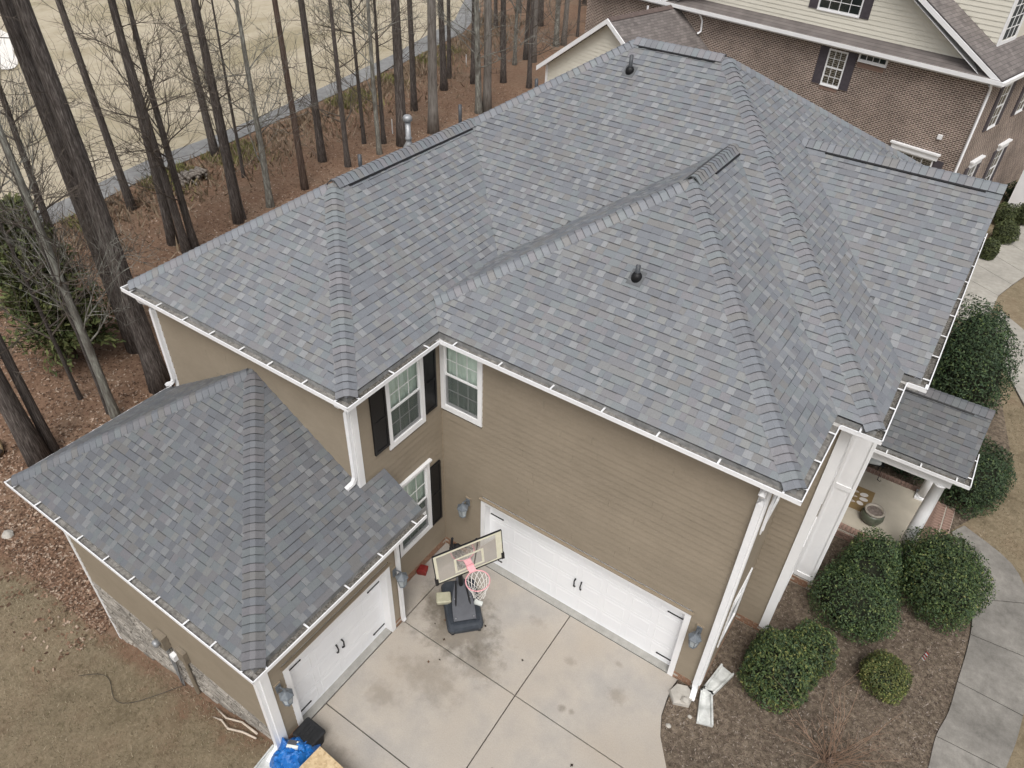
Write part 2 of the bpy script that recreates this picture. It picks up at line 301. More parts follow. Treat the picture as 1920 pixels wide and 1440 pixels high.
def thing(name, label, cat, loc=(0, 0, 0), rz=0., group=None):
    o = bpy.data.objects.new(name, None); COL.objects.link(o); o.location = loc; o.rotation_euler = (0, 0, rz); o.empty_display_size = .2
    return tag(o, label, cat, group)
def tag(o, label, cat, group=None):
    o['label'] = label; o['category'] = cat
    if group: o['group'] = group
    return o
def struct(o): o['kind'] = 'structure'; return o
def frame(o, u, n):
    """matrix: local x along the wall, local y out of the wall, local z up"""
    u = Vector(u).normalized(); n = Vector(n).normalized()
    M = Matrix((u, n, Vector((0, 0, 1)))).transposed().to_4x4(); M.translation = Vector(o); return M
def zt(x, y=0):
    XS = (-300, -60, -30, -14, -6, .3, 300); ZS = (-4, -3.8, -3.3, -2.7, -2.0, 0, 0)
    for i in range(6):
        if x <= XS[i+1]: t = (x-XS[i])/(XS[i+1]-XS[i]); return ZS[i]+(ZS[i+1]-ZS[i])*max(0, min(1, t))
    return 0
# ------------------------------------------------------------------ setting: ground
PN = [(-60, 12), (3.73, -30.54), (6.17, -30.6), (9.97, -31.54), (13.96, -32.4), (18.4, -32.5), (23.75, -33.4), (28.3, -34.1), (38.4, -35.9), (51.3, -38.6), (60, -42.7), (75, -54), (140, -120)]
def pathx(y):
    P = [(-60, -33.), (-10, -30.2)]+PN[1:]
    for (a, xa), (b, xb) in zip(P, P[1:]):
        if a <= y <= b: return xa+(xb-xa)*(y-a)/(b-a)
    return P[0][1] if y < -60 else P[-1][1]
def lines(spans):
    out = []
    for a, b, st in spans:
        n = max(1, round((b-a)/st)); out += [a+(b-a)*i/n for i in range(n)]
    return out+[spans[-1][1]]
def ground():
    xs = lines([(-400, -120, 40), (-120, -50, 4), (-50, -20, 1.2), (-20, 14, .4), (14, 40, 2), (40, 400, 40)])
    ys = lines([(-300, -40, 40), (-40, -14, 2), (-14, 14, .4), (14, 80, 1.4), (80, 400, 40)])
    b = MB(); rg = []; rr = random.Random(3)
    sm = lambda a, c, x: max(0, min(1, (x-a)/(c-a)))
    for y in ys:
        for x in xs:
            near = -22 < x < 14 and -14 < y < 30
            inside = 0 if (x > -.2) else 1
            b.v.append((x, y, zt(x, y)-.05+(rr.uniform(-.025, .025) if near and inside else 0)))
            field = sm(.6, -1.4, x-pathx(y))
            lawn = sm(-5.4, -6.6, y) if x < .6 else 1.
            if x < -9: lawn *= sm(-14, -9.2, x)*.9+.05
            if x < .6 and y > 13: lawn = .75*sm(-16, -9, x) if y < 30 else .12
            if y > 40 and x < 4: lawn = .0
            clay = .42*max(0, 1-abs(y+6.2)/1.0) if -6.4 < x < .3 else 0
            clay = max(clay, .30*max(0, 1-math.hypot((x+6.8)/1.5, (y+6.6)/1.6)), .26*max(0, 1-math.hypot((x+9.5)/3., (y+5.8)/1.6)))
            if x < .6 and -5.8 > y > -9 : lawn -= clay*.3
            rg += [lawn if field < .5 else 0, field, clay, 1.]
    n = len(xs)
    b.f = [(j*n+i, j*n+i+1, (j+1)*n+i+1, (j+1)*n+i) for j in range(len(ys)-1) for i in range(n-1)]; b.t = [None]*len(b.f)
    me = b.mesh('ground', M_ground, True); a = me.attributes.new('reg', 'FLOAT_COLOR', 'POINT'); a.data.foreach_set('color', rg)
    return struct(link('ground', me))
ground()
# cart path: a ribbon laid on the terrain
def ribbon(near, far, dz):
    b = MB(); n = len(near)
    for (a, c) in zip(near, far):
        for k in range(5):
            t = k/4; x = a[0]+(c[0]-a[0])*t; y = a[1]+(c[1]-a[1])*t; b.v.append((x, y, zt(x, y)+dz))
    b.f = [(i*5+k, (i+1)*5+k, (i+1)*5+k+1, i*5+k+1) for i in range(n-1) for k in range(4)]; b.t = [None]*len(b.f); return b
near = [(-29.6, -40), (-29.9, -12), (-30.2, 0), (-30.35, 4), (-30.5, 7), (-31.4, 10.5), (-32.1, 14), (-32.5, 18.4), (-33.4, 23.75), (-34.1, 28.3), (-35.8, 38.4), (-38.5, 51.3), (-42.7, 59.7), (-50, 68), (-70, 84)]
far = [(-31.8, -40), (-32.1, -12), (-32.3, 0), (-32.5, 4.6), (-32.7, 8), (-33.5, 11.4), (-34.2, 14.6), (-34.4, 19.5), (-35.2, 25), (-36.3, 30.3), (-38.4, 41), (-42.3, 54.8), (-47.2, 62.8), (-54, 71), (-73, 88)]
struct(ribbon(near, far, .01).build('cart_path', M_path))
# pale sand bunker on the fairway
bk = MB(); bp_ = []
for k in range(40):
    a = 6.28318*k/40; rr = 1+.16*math.sin(3*a+1)+.1*math.sin(5*a)
    bp_.append((-66+6.*rr*math.cos(a), 21+2.6*rr*math.sin(a)-.35*6.*rr*math.cos(a)))
bk.v = [(x, y, zt(x, y)+.03) for x, y in bp_]+[(-66, 21, zt(-66)+.05)]
bk.f = [(k, (k+1) % 40, 40) for k in range(40)]; bk.t = [None]*40
struct(bk.build('sand_bunker', M_sand, smooth=True))
# driveway: slabs with recessed joints
drv = MB(); drv.add([(.6, -14, -.045), (14, -14, -.045), (14, -4.2, -.045), (9.5, -3.7, -.045), (7.95, -2.9, -.045), (6.95, -1.95, -.045), (6.55, -1.4, -.045), (6.36, -.95, -.045), (6.3, -.5, -.045), (6.3, .3, -.045), (-.02, .3, -.045), (-.02, -2.32, -.045), (.6, -2.32, -.045)], [tuple(range(13))])
drive = struct(drv.build('driveway', M_joint))
CURVE = [(6.28, -.03), (6.26, -.3), (6.28, -.55), (6.34, -.94), (6.51, -1.35), (6.88, -1.85), (7.3, -2.3), (7.85, -2.78), (8.5, -3.2), (9.4, -3.6), (11, -4.0), (14, -4.2)]
def slab(poly):
    b = MB(); n = len(poly); cx = sum(q[0] for q in poly)/n; cy = sum(q[1] for q in poly)/n
    ins = [(cx+(x-cx)*.996, cy+(y-cy)*.996) for x, y in poly]
    vs = [(x, y, -.06) for x, y in poly]+[(x, y, -.006) for x, y in poly]+[(x, y, 0) for x, y in ins]
    b.add(vs, [tuple(range(2*n, 3*n))]+[(i, (i+1) % n, n+(i+1) % n, n+i) for i in range(n)]+[(n+i, n+(i+1) % n, 2*n+(i+1) % n, 2*n+i) for i in range(n)])
    return b.build('slab', M_conc, drive)
g = .011
slab([(.03, -2.3), (.61-g, -2.3), (.61-g, -.03), (.03, -.03)])
slab([(.61+g, -2.33+g), (3.66-g, -2.33+g), (3.62-g, -.03), (.61+g, -.03)])
slab([(3.66+g, -2.33+g), (7.33, -2.33+g)]+[q for q in reversed(CURVE) if q[1] > -2.3]+[(3.62+g, -.03)])
slab([(.61+g, -4.7+g), (3.74-g, -4.7+g), (3.66-g, -2.33-g), (.61+g, -2.33-g)])
slab([(3.74+g, -4.7+g), (7.0-g, -4.7+g), (7.0-g, -2.33-g), (3.66+g, -2.33-g)])
slab([(7.0+g, -4.7+g), (14, -4.7+g)]+[q for q in reversed(CURVE) if q[1] < -2.3]+[(7.3, -2.33-g), (7.0+g, -2.33-g)])
for x0, x1 in ((.61, 3.74), (3.74, 7.0), (7.0, 14)):
    slab([(x0+g, -7.6+g), (x1-g, -7.6+g), (x1-g, -4.7-g), (x0+g, -4.7-g)]); slab([(x0+g, -14), (x1-g, -14), (x1-g, -7.6-g), (x0+g, -7.6-g)])
ap = MB(); ap.box(1.2, 6.04, -.012, .3, -.04, .004); ap.build('door_apron', M_apron, drive)
ap = MB(); ap.box(.3, .598, -5.28, -2.69, -.04, .004); ap.build('door_apron', M_apron, drive)
# mulch bed by the walk
bed = MB(); BP = [(6.3, .2), (6.3, -.5), (6.36, -.95), (6.52, -1.35), (6.9, -1.87), (7.3, -2.33), (7.85, -2.8), (8.5, -3.23), (9.4, -3.63), (11, -4.05), (11.0, .8), (11.12, 1.2), (11.24, 2.4), (11.29, 3.7), (11.3, 5.0), (11.2, 5.85), (10.92, 6.97), (10.4, 8.0), (10.9, 9.0), (11.4, 10.4), (11.3, 12.5), (10.6, 15.8), (9.2, 18.4), (7.6, 19.0), (6.3, 19.0)]
bb = random.Random(5)
bed.add([(x, y, -.022) for x, y in BP], [tuple(range(len(BP)))])
struct(bed.build('mulch_bed', M_mulch))
# front walk: slabs with a pale lip
wk = MB(); WI = [(11.05, -4.2), (11.0, -1.5), (11.03, .2), (11.09, 1.13), (11.10, 1.9), (11.22, 2.6), (11.26, 3.45), (11.30, 4.2), (11.31, 4.89), (11.27, 5.45), (11.20, 5.99), (10.95, 6.9), (10.42, 7.95)]
WO = [(12.3, -4.2), (12.25, -1.5), (12.2, .2), (12.3, 1.1), (12.36, 1.95), (12.47, 2.7), (12.53, 3.42), (12.60, 4.2), (12.58, 5.0), (12.5, 5.8), (12.36, 6.65), (11.85, 7.72), (10.66, 8.38)]
def cr(P, k=4):
    out = []
    for i in range(len(P)-1):
        p0, p1, p2, p3 = P[max(0, i-1)], P[i], P[i+1], P[min(len(P)-1, i+2)]
        for j in range(k):
            t = j/k; out.append(tuple(.5*(2*b+(c-a)*t+(2*a-5*b+4*c-d)*t*t+(3*b-a-3*c+d)*t**3) for a, b, c, d in zip(p0, p1, p2, p3)))
    return out+[P[-1]]
WI, WO = cr(WI), cr(WO)
wkb = MB(); n = len(WI); wkb.v = [(x, y, -.035) for x, y in WI]+[(x, y, -.035) for x, y in WO]; wkb.f = [(i, n+i, n+i+1, i+1) for i in range(n-1)]; wkb.t = [None]*(n-1)
walk = struct(wkb.build('front_walk', M_joint))
for a, c in ((0, 4), (4, 8), (8, 16), (16, 24), (24, 32), (32, 40), (40, 48)):
    L_ = WI[a:c+1]; O_ = WO[a:c+1]; poly = L_+list(reversed(O_)); cy = sum(q[1] for q in poly)/len(poly); cx = sum(q[0] for q in poly)/len(poly)
    poly = [(cx+(x-cx)*.997, cy+(y-cy)*(1-.012/max(.4, abs(L_[-1][1]-L_[0][1])/2))) for x, y in poly]
    b = MB(); b.prism(list(reversed(poly)) if False else poly, -.05, .012); 
    b.f = [list(reversed(f)) for f in b.f]; b.build('slab', M_walk, walk)
# pavement beyond the house corner, leading to the neighbour
pv = MB(); pv.quad((8.2, 33, -.04), (8.2, 20, -.04), (12.6, 12.5, -.04), (14.5, 12.5, -.04), (14.5, 33, -.04)); 
def pslab(poly, par):
    b = MB(); b.prism(poly, -.05, .01); b.build('slab', M_walk2, par)
M_walk2 = mat('pavement_concrete', [(.29, .275, .24), (.37, .35, .31)], 5, .92, .15, 60, big=(.8, .8, .8))
pvm = MB()
PI = [(8.35, 19.6), (8.4, 21.2), (8.5, 22.8), (8.55, 24.4), (8.75, 26), (9.2, 27.6), (9.75, 29.2), (10.3, 31)]
PO = [(9.75, 18.6), (9.8, 20.6), (9.85, 22.0), (10.2, 23.3), (10.6, 24.6), (11.0, 26.2), (11.5, 28), (12, 30)]
pvm.v = [(x, y, -.03) for x, y in PI+PO]; n = len(PI); pvm.f = [(i, n+i, n+i+1, i+1) for i in range(n-1)]; pvm.t = [None]*(n-1)
pave = struct(pvm.build('pavement', M_joint))
for i in range(n-1):
    q = [PI[i], PO[i], PO[i+1], PI[i+1]]; cx = sum(a[0] for a in q)/4; cy = sum(a[1] for a in q)/4
    pslab([(cx+(x-cx)*.99, cy+(y-cy)*.985) for x, y in q], pave)
pvm = MB(); PI2 = [(9.9, 18.5), (10.75, 16.6), (11.6, 14.6), (12.3, 12.8)]; PO2 = [(10.05, 20.9), (11.6, 19.2), (13.2, 17.4), (14.4, 15.6)]
pvm.v = [(x, y, -.03) for x, y in PI2+PO2]; n = 4; pvm.f = [(i, n+i, n+i+1, i+1) for i in range(3)]; pvm.t = [None]*3
pave2 = struct(pvm.build('side_pavement', M_joint))
for i in range(3):
    q = [PI2[i], PO2[i], PO2[i+1], PI2[i+1]]; cx = sum(a[0] for a in q)/4; cy = sum(a[1] for a in q)/4
    pslab([(cx+(x-cx)*.99, cy+(y-cy)*.985) for x, y in q], pave2)
# ------------------------------------------------------------------ THE HOUSE
house = thing('house', 'two-storey tan house with grey shingle hip roofs and two white garage doors', 'house')
xL0, xL1, yL0, yG0, xG1, xM1, yM0, yF0, xF1 = -5.956, .35, -2.858, -.404, 7.24, 7.916, 1.735, 3.671, 8.236
Ze, MP, D, wG, dF = 6.511, .644, 11.669, 8.09, 3.813
xS0, xS1, yS0, yS1, Zs, MS = -6.321, 1.089, -6.184, -1.858, 3.438, .628
xc, wL = (xL0+xL1)/2, xL1-xL0; xG0 = xG1-wG; xgc = xG1-wG/2; yM1 = yM0+D; yFr = yF0+dF; xsc = (xS0+xS1)/2; wS = xS1-xS0
tG = (xL1-xG0)/2
PX0, PX1, PY0, PYR, PZ = 7.9, 9.93, 5.86, 7.4, 3.16       # porch roof
yMw, yFw = 2.15, 3.95                                        # walls
def hip(x, y, x0, x1, y0, y1, ze, m): return ze+m*min(x-x0, x1-x, y-y0, y1-y)
xFk = 8.09
def roofz(x, y):
    z = max(hip(x, y, xL0, xL1, yL0, 99, Ze, MP), hip(x, y, xL0, xM1, yM0, yM1, Ze, MP), hip(x, y, xG0, xG1, yG0, 99, Ze, MP) if y < yM0+wG/2 else -9,
            Ze+MP*min(y-yF0, yFr*2-yF0-y) if xM1-dF < x < xFk else -9)
    return z
roof = MB().box(-.001, 0, -.001, 0, 6, 6.001)
SL = []   # slopes: plan polygon, down direction, eave offset, eave z, pitch, detailed
def slope(poly, dn, e, ze, m, detail=True, upper=True, cut=.125): SL.append((poly, dn, e, ze, m, detail, upper, cut))
apL = (xc, yL0+wL/2); rdL = (xc, yM0+wL/2); apMl = (xL0+D/2, yM0+D/2); apMr = (xM1-D/2, yM0+D/2); apG = (xgc, yG0+wG/2); rdG = (xgc, yM0+wG/2)
slope([(xL0, yL0), (xL1, yL0), apL], (0, -1), -yL0, Ze, MP)
slope([(xL1, yL0), (xL1, yM0), rdL, apL], (1, 0), xL1, Ze, MP)
slope([(xL0, yL0), apL, rdL, (xL0, rdL[1])], (-1, 0), -xL0, Ze, MP, False)
slope([(xL0, rdL[1]), rdL, apMl, (xL0, yM1)], (-1, 0), -xL0, Ze, MP, False)
slope([(xL0, yM0), (xM1, yM0), apMr, apMl], (0, -1), -yM0, Ze, MP)
slope([(xM1, yM0), (xM1, yM1), apMr], (1, 0), xM1, Ze, MP)
slope([(xM1, yM1), (xL0, yM1), apMl, apMr], (0, 1), yM1, Ze, MP, False)
slope([(xG0, yG0), (xG1, yG0), apG], (0, -1), -yG0, Ze, MP)
slope([(xG1, yG0), (xG1, yM0), rdG, apG], (1, 0), xG1, Ze, MP)
slope([(xG0, yG0), apG, rdG, (xG0, yM0)], (-1, 0), -xG0, Ze, MP)
xFk = 8.09
slope([(xM1, yF0), (xFk, yF0), (xFk, yFr), (xM1-dF, yFr)], (0, -1), -yF0, Ze, MP)
slope([(xM1, 2*yFr-yF0), (xFk, 2*yFr-yF0), (xFk, yFr), (xM1-dF, yFr)], (0, 1), 2*yFr-yF0, Ze, MP, False)
slope([(xS0, yS0), (xS1, yS0), (xsc, yS0+wS/2)], (0, -1), -yS0, Zs, MS, upper=False)
slope([(xS1, yS0), (xS1, -2.52), (xsc, -2.48)], (1, 0), xS1, Zs, MS, upper=False)
slope([(xS1, -2.52), (xS1, yS1), (.03, yS1), (.03, -2.52)], (1, 0), xS1, Zs, MS, upper=False)
slope([(xS0, yS0), (xsc, yS0+wS/2), (xS0, -2.5)], (-1, 0), -xS0, Zs, MS, upper=False)
slope([(PX0, PY0), (PX1-.1, PY0), (PX1-.1, PYR), (PX0, PYR)], (0, -1), -PY0, PZ, MP, upper=False)
slope([(PX0, 2*PYR-PY0), (PX1, 2*PYR-PY0), (PX1-.1, PYR), (PX0, PYR)], (0, 1), 2*PYR-PY0, PZ, MP, False, upper=False)
def clip(poly, a, b, c):   # keep a*x+b*y>=c
    out = []
    for i in range(len(poly)):
        p, q = poly[i], poly[(i+1) % len(poly)]; dp = a*p[0]+b*p[1]-c; dq = a*q[0]+b*q[1]-c
        if dp >= 0: out.append(p)
        if dp*dq < 0: t = dp/(dp-dq); out.append((p[0]+(q[0]-p[0])*t, p[1]+(q[1]-p[1])*t))
    return out
TINT = [(.150, .163, .178), (.162, .174, .188), (.142, .153, .168), (.156, .161, .170), (.164, .166, .172), (.150, .168, .178), (.160, .178, .184), (.162, .163, .160), (.172, .178, .178), (.136, .144, .156), (.212, .222, .228), (.198, .210, .216), (.190, .198, .194), (.168, .168, .178), (.184, .194, .200), (.178, .190, .192)]
TINT = [(t[0]*1.04, t[1]*1.025, t[2]*1.03) for t in TINT]
TSET = (1., .72, .60)      # main roof; lower garage roof; porch roof (tint scale, lower roofs darker)
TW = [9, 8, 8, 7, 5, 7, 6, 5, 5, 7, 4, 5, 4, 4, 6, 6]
LITE = (10, 11, 12, 14, 15); NT = 16
EXP = .146; WID = (.10, .13, .16, .20, .25); WIDL = (.10, .12, .145); roof_o = None
deck = MB(); bulk = MB(); cand = []; tabmesh = {}
def tabkey(w, hi, ti, sd, st):
    k = (w, hi, ti, sd, st)
    if k not in tabmesh:
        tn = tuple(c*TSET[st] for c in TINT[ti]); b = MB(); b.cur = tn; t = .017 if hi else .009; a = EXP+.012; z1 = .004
        b.add([(.0008, 0, -.005), (w-.0008, 0, -.005), (w-.0008, a, -.005), (.0008, a, -.005), (.0008, 0, t), (w-.0008, 0, t), (w-.0008, a, z1), (.0008, a, z1)], [(4, 5, 6, 7), (0, 1, 5, 4), (1, 2, 6, 5), (3, 0, 4, 7)])
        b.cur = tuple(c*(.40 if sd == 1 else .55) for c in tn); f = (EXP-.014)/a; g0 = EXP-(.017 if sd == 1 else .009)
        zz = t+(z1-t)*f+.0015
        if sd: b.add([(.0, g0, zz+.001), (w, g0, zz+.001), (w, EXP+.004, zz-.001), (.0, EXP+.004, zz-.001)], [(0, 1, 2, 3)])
        tabmesh[k] = b
    return tabmesh[k]
rs = random.Random(11)
for (poly, dn, e, ze, m, det, upper, cut) in SL:
    dn = Vector((dn[0], dn[1], 0)); u = Vector((-dn.y, dn.x, 0)); q = math.sqrt(1+m*m)
    vdir = Vector((-dn.x, -dn.y, m))/q; nrm = u.cross(vdir); org = dn*e+Vector((0, 0, ze))
    uv = [((Vector((x, y, 0)).dot(u)), (e-Vector((x, y, 0)).dot(dn))*q) for x, y in poly]
    area = sum(uv[i][0]*uv[(i+1) % len(uv)][1]-uv[(i+1) % len(uv)][0]*uv[i][1] for i in range(len(uv)))
    if area < 0: uv.reverse()
    uv = clip(uv, 0, 1, cut*q)
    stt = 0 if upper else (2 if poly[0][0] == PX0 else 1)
    W = lambda a, b, h=0.: org+u*a+vdir*b+nrm*h
    deck.add([W(a, b, -.012) for a, b in uv], [tuple(range(len(uv)))])
    if not det:
        continue
    umin, umax = min(a for a, b in uv), max(a for a, b in uv); vmax = max(b for a, b in uv); row = 0; v = cut*q-.02
    while v < vmax:
        lo = clip(clip(uv, 0, 1, v-.02), 0, -1, -(v+EXP+.03))
        if lo:
            a0, a1 = min(a for a, b in lo), max(a for a, b in lo); x = a0-rs.random()*.3; hi = rs.random() < .5; last = -1
            while x < a1:
                ti = rs.choices(range(NT), TW)[0]
                if last in LITE and ti in LITE: ti = rs.choice((0, 1, 2, 3, 6, 9, 4, 7))
                elif last not in LITE and rs.random() < .22: ti = rs.choice(LITE)
                lite = ti in LITE; wd = rs.choice(WIDL if lite else WID); hi = True if lite else (rs.random() < .4); last = ti
                cx_, cv_ = x+wd/2, v+EXP/2; c = W(cx_, cv_)
                if not upper or c.z > roofz(c.x, c.y)-.06:
                    rect = [(x, v), (x+wd, v), (x+wd, v+EXP+.012), (x, v+EXP+.012)]; cl = rect; full = True
                    for i in range(len(uv)):
                        p, qn = uv[i], uv[(i+1) % len(uv)]; na, nb = -(qn[1]-p[1]), (qn[0]-p[0]); cl = clip(cl, na, nb, na*p[0]+nb*p[1])
                        if not cl: break
                    if cl:
                        full = len(cl) == 4 and all(any(abs(a-b_[0])+abs(bq-b_[1]) < 1e-6 for b_ in rect) for a, bq in cl)
                        if full:
                            vis = (not upper or c.z > roofz(c.x, c.y)-.01) and (CP-c).dot(nrm) > 0
                            if c.x < -5 and not upper: vis = False
                            Mx = Matrix((u, vdir, nrm)).transposed().to_4x4(); Mx.translation = W(x, v)
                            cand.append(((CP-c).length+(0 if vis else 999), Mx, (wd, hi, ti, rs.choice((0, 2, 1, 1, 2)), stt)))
                        else:
                            t = .017 if hi else .009; hh = lambda b_: t+(.004-t)*(b_-v)/(EXP+.012)
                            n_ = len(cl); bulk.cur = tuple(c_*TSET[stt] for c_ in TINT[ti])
                            bulk.add([W(a, b_, hh(b_)) for a, b_ in cl]+[W(a, b_, -.005) for a, b_ in cl], [tuple(range(n_))]+[(n_+i, n_+(i+1) % n_, (i+1) % n_, i) for i in range(n_)])
                x += wd
        v += EXP; row += 1
roof_o = deck.build('roof', M_deck, house)
cand.sort(key=lambda c: c[0])
cache = {}
for i, (d, Mx, k) in enumerate(cand):
    b = tabkey(*k)
    if i < 290:
        if k not in cache: cache[k] = b.mesh('shingle', M_shing)
        link('shingle', cache[k], roof_o, Mx)
    else:
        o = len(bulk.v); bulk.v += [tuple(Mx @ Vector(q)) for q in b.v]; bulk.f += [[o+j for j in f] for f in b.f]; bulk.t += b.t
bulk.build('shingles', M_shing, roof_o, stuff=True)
# ridge and hip caps
capc = []; capbulk = MB()
def P3(xy, ze=Ze, m=MP, s=None): return Vector((xy[0], xy[1], ze+m*s))
def nslope(dn, m): return Vector((dn[0]*m, dn[1]*m, 1)).normalized()
def caps(a, b, d1, d2, m, vent=None, lift=0., w=.20, start=0., stt=0):
    a, b = Vector(a), Vector(b); d = (b-a).normalized(); L_ = (b-a).length; n1, n2 = nslope(d1, m), nslope(d2, m)
    s1 = d.cross(n1).normalized(); s1 = s1 if s1.dot(n2) < 0 else -s1
    s2 = d.cross(n2).normalized(); s2 = s2 if s2.dot(n1) < 0 else -s2
    up = (n1+n2).normalized(); var = []
    for ti in (0, 1, 2, 3, 4, 6, 7, 9, 5, 13):
        bb_ = MB(); bb_.cur = tuple(c*1.10*TSET[stt] for c in TINT[ti]); rows = []
        for (tt, h) in ((0, .032), (.155, .018)):
            r1 = []
            for sv, off, hh in ((s1, w, .012), (s1, w*.55, .9*h+.004), (s1, w*.15, h+.016), (s2, w*.15, h+.016), (s2, w*.55, .9*h+.004), (s2, w, .012)):
                nn = n1 if sv is s1 else n2
                r1.append(sv*off+nn*hh+d*tt+up*lift)
            rows.append(r1)
        low = [q-up*(.03) for q in rows[0]]
        bb_.add(rows[0]+rows[1]+low, [(i, i+1, 7+i, 6+i) for i in range(5)]+[(12+i, 13+i, 1+i, i) for i in range(5)])
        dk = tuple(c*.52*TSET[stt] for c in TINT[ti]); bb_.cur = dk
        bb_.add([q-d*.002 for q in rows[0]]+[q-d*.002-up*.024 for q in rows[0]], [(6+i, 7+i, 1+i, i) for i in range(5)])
        bb_.add([a_+(b_-a_)*.83+up*.0015 for a_, b_ in zip(rows[0], rows[1])]+[a_+(b_-a_)*.93+up*.0015 for a_, b_ in zip(rows[0], rows[1])], [(i, i+1, 7+i, 6+i) for i in range(5)])  # dark strip paints the shadow line just ahead of the next cap's butt
        var.append(bb_)
    key = len(capc); nC = int((L_-start)/.142); ms = {}
    for i in range(nC):
        p = a+d*(start+i*.142); capc.append(((CP-p).length, p, var, rs.randrange(10), ms))
    if vent:
        vb = MB(); v0, v1 = vent
        sec = [s1*.222+n1*.008, s1*.222+n1*.034, (n1+n2)*.026, s2*.222+n2*.034, s2*.222+n2*.008]
        vb.add([a+d*v0+q for q in sec]+[a+d*v1+q for q in sec], [(i, i+1, 6+i, 5+i) for i in range(4)]+[(0, 1, 2, 3, 4), (9, 8, 7, 6, 5)]); vb.build('ridge_vent', M_vent, roof_o)
        vb = MB(); 
zL, zM, zG, zF, zS = Ze+MP*wL/2, Ze+MP*D/2, Ze+MP*wG/2, Ze+MP*dF, Zs+MS*wS/2
F_, Rt, Lt, Bk = (0, -1), (1, 0), (-1, 0), (0, 1)
c0 = .14
caps((xL0+c0, yL0+c0, Ze+MP*c0), (*apL, zL), F_, Lt, MP); caps((xL1-c0, yL0+c0, Ze+MP*c0), (*apL, zL), F_, Rt, MP)
caps((*apL, zL), (*rdL, zL), Lt, Rt, MP, vent=(.25, 4.3), lift=.03)
caps((*rdL, zL), (*apMl, zM), F_, Lt, MP); caps((*apMl, zM), (*apMr, zM), F_, Bk, MP, vent=(.15, 2.0), lift=.03)
caps((xM1-c0, yM0+c0, Ze+MP*c0), (*apMr, zM), F_, Rt, MP); caps((xM1-c0, yM1-c0, Ze+MP*c0), (*apMr, zM), Bk, Rt, MP)
caps((xL1-tG, yG0+tG, Ze+MP*tG), (*apG, zG), F_, Lt, MP); caps((xG1-c0, yG0+c0, Ze+MP*c0), (*apG, zG), F_, Rt, MP)
caps((*apG, zG), (rdG[0], rdG[1]+.05, zG), Lt, Rt, MP, vent=(.75, 2.0), lift=.03)
caps((xFk, yFr, zF), (xM1-dF, yFr, zF), F_, Bk, MP, vent=(.3, 3.4), lift=.03)
caps((xS0+c0, yS0+c0, Zs+MS*c0), (xsc, yS0+wS/2, zS), F_, Lt, MS, stt=1); caps((xS1-c0, yS0+c0, Zs+MS*c0), (xsc, yS0+wS/2, zS), F_, Rt, MS, stt=1)
caps((PX1-.1, PYR, PZ+MP*(PYR-PY0)), (PX0, PYR, PZ+MP*(PYR-PY0)), F_, Bk, MP, vent=(.35, 1.9), lift=.03, stt=2)
capc.sort(key=lambda c: c[0])
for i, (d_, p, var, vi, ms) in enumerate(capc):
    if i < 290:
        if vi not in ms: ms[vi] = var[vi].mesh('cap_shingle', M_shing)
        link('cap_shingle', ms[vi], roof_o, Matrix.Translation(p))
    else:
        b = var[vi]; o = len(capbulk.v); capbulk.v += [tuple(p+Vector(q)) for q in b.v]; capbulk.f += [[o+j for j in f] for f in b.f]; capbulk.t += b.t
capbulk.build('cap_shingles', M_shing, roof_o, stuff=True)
# gutters with hangers, fascia and soffit
M_drip = mat('drip_edge', [(.16, .16, .155), (.30, .30, .295)], 7, .7, big=(2., .8, .7))
gi = 0
def gutter(A, B, inward, z, dirt=M_grime, hang=.76, fascia=True, soff=.36, off=.3, fh=.2, e0=1, e1=1):
    global gi; gi += 1
    A, B = Vector((A[0], A[1], 0)), Vector((B[0], B[1], 0)); L_ = (B-A).length; zo = z-.003*(gi % 3)
    M = frame((A.x, A.y, zo), (B-A), (inward[0], inward[1], 0)); gw = .15; a, c = (.006 if e0 else -.0), L_-(.006 if e1 else 0); a2, c2 = (gw if e0 else -gw), L_-(gw if e1 else -gw)
    b = MB(); lp = .02
    b.box(0 if e0 else -.0, L_, 0, lp, -.022, 0, M); b.box(a, c, .004, .009, -.088, -.0221, M); b.box(a, c, .0091, gw-.006, -.091, -.0881, M); gu = b.build('gutter', M_gut, house)
    b = MB(); b.box(a2, c2, gw-.006, gw, -.088, .045, M); b.build('drip_edge', M_drip, gu)
    b = MB(); n = max(2, int(L_/.2))
    for i in range(n):
        h0 = rs.uniform(-.07, -.05); h1 = rs.uniform(-.06, -.035); b.add([M @ Vector(q) for q in ((a+(c-a)*i/n, .011, h0), (a+(c-a)*(i+1)/n, .011, h0), (a+(c-a)*(i+1)/n, gw-.008, h1), (a+(c-a)*i/n, gw-.008, h1))], [(0, 1, 2, 3)])
    b.build('gutter_silt', dirt, gu)
    k = max(1, round(L_/hang))
    for i in range(k):
        x = off if k == 1 else off+(L_-2*off)*i/(k-1)+(rs.uniform(-.05, .05) if 0 < i < k-1 else 0)
        hb = MB(); hb.box(x-.016, x+.016, .003, .15, .003, .009, M); hb.build('gutter_hanger', M_gut, gu)
    if fascia:
        b = MB(); b.box(a2+.003, c2-.003, gw+.002, gw+.02, -fh, .0, M); b.box(a2+.003, c2-.003, gw+.021, gw+.021+soff, -fh-.012, -fh+.006, M); b.build('fascia', M_white, house)
    return gu
gutter((xL0, yL0), (xL1, yL0), (0, 1), Ze); gutter((xL1, yL0), (xL1, yG0), (-1, 0), Ze, M_debris, e1=0)
gutter((xL1, yG0), (xG1, yG0), (0, 1), Ze, hang=.92, e0=0); gutter((xG1, yG0), (xG1, yM0), (-1, 0), Ze, M_grime, e1=0)
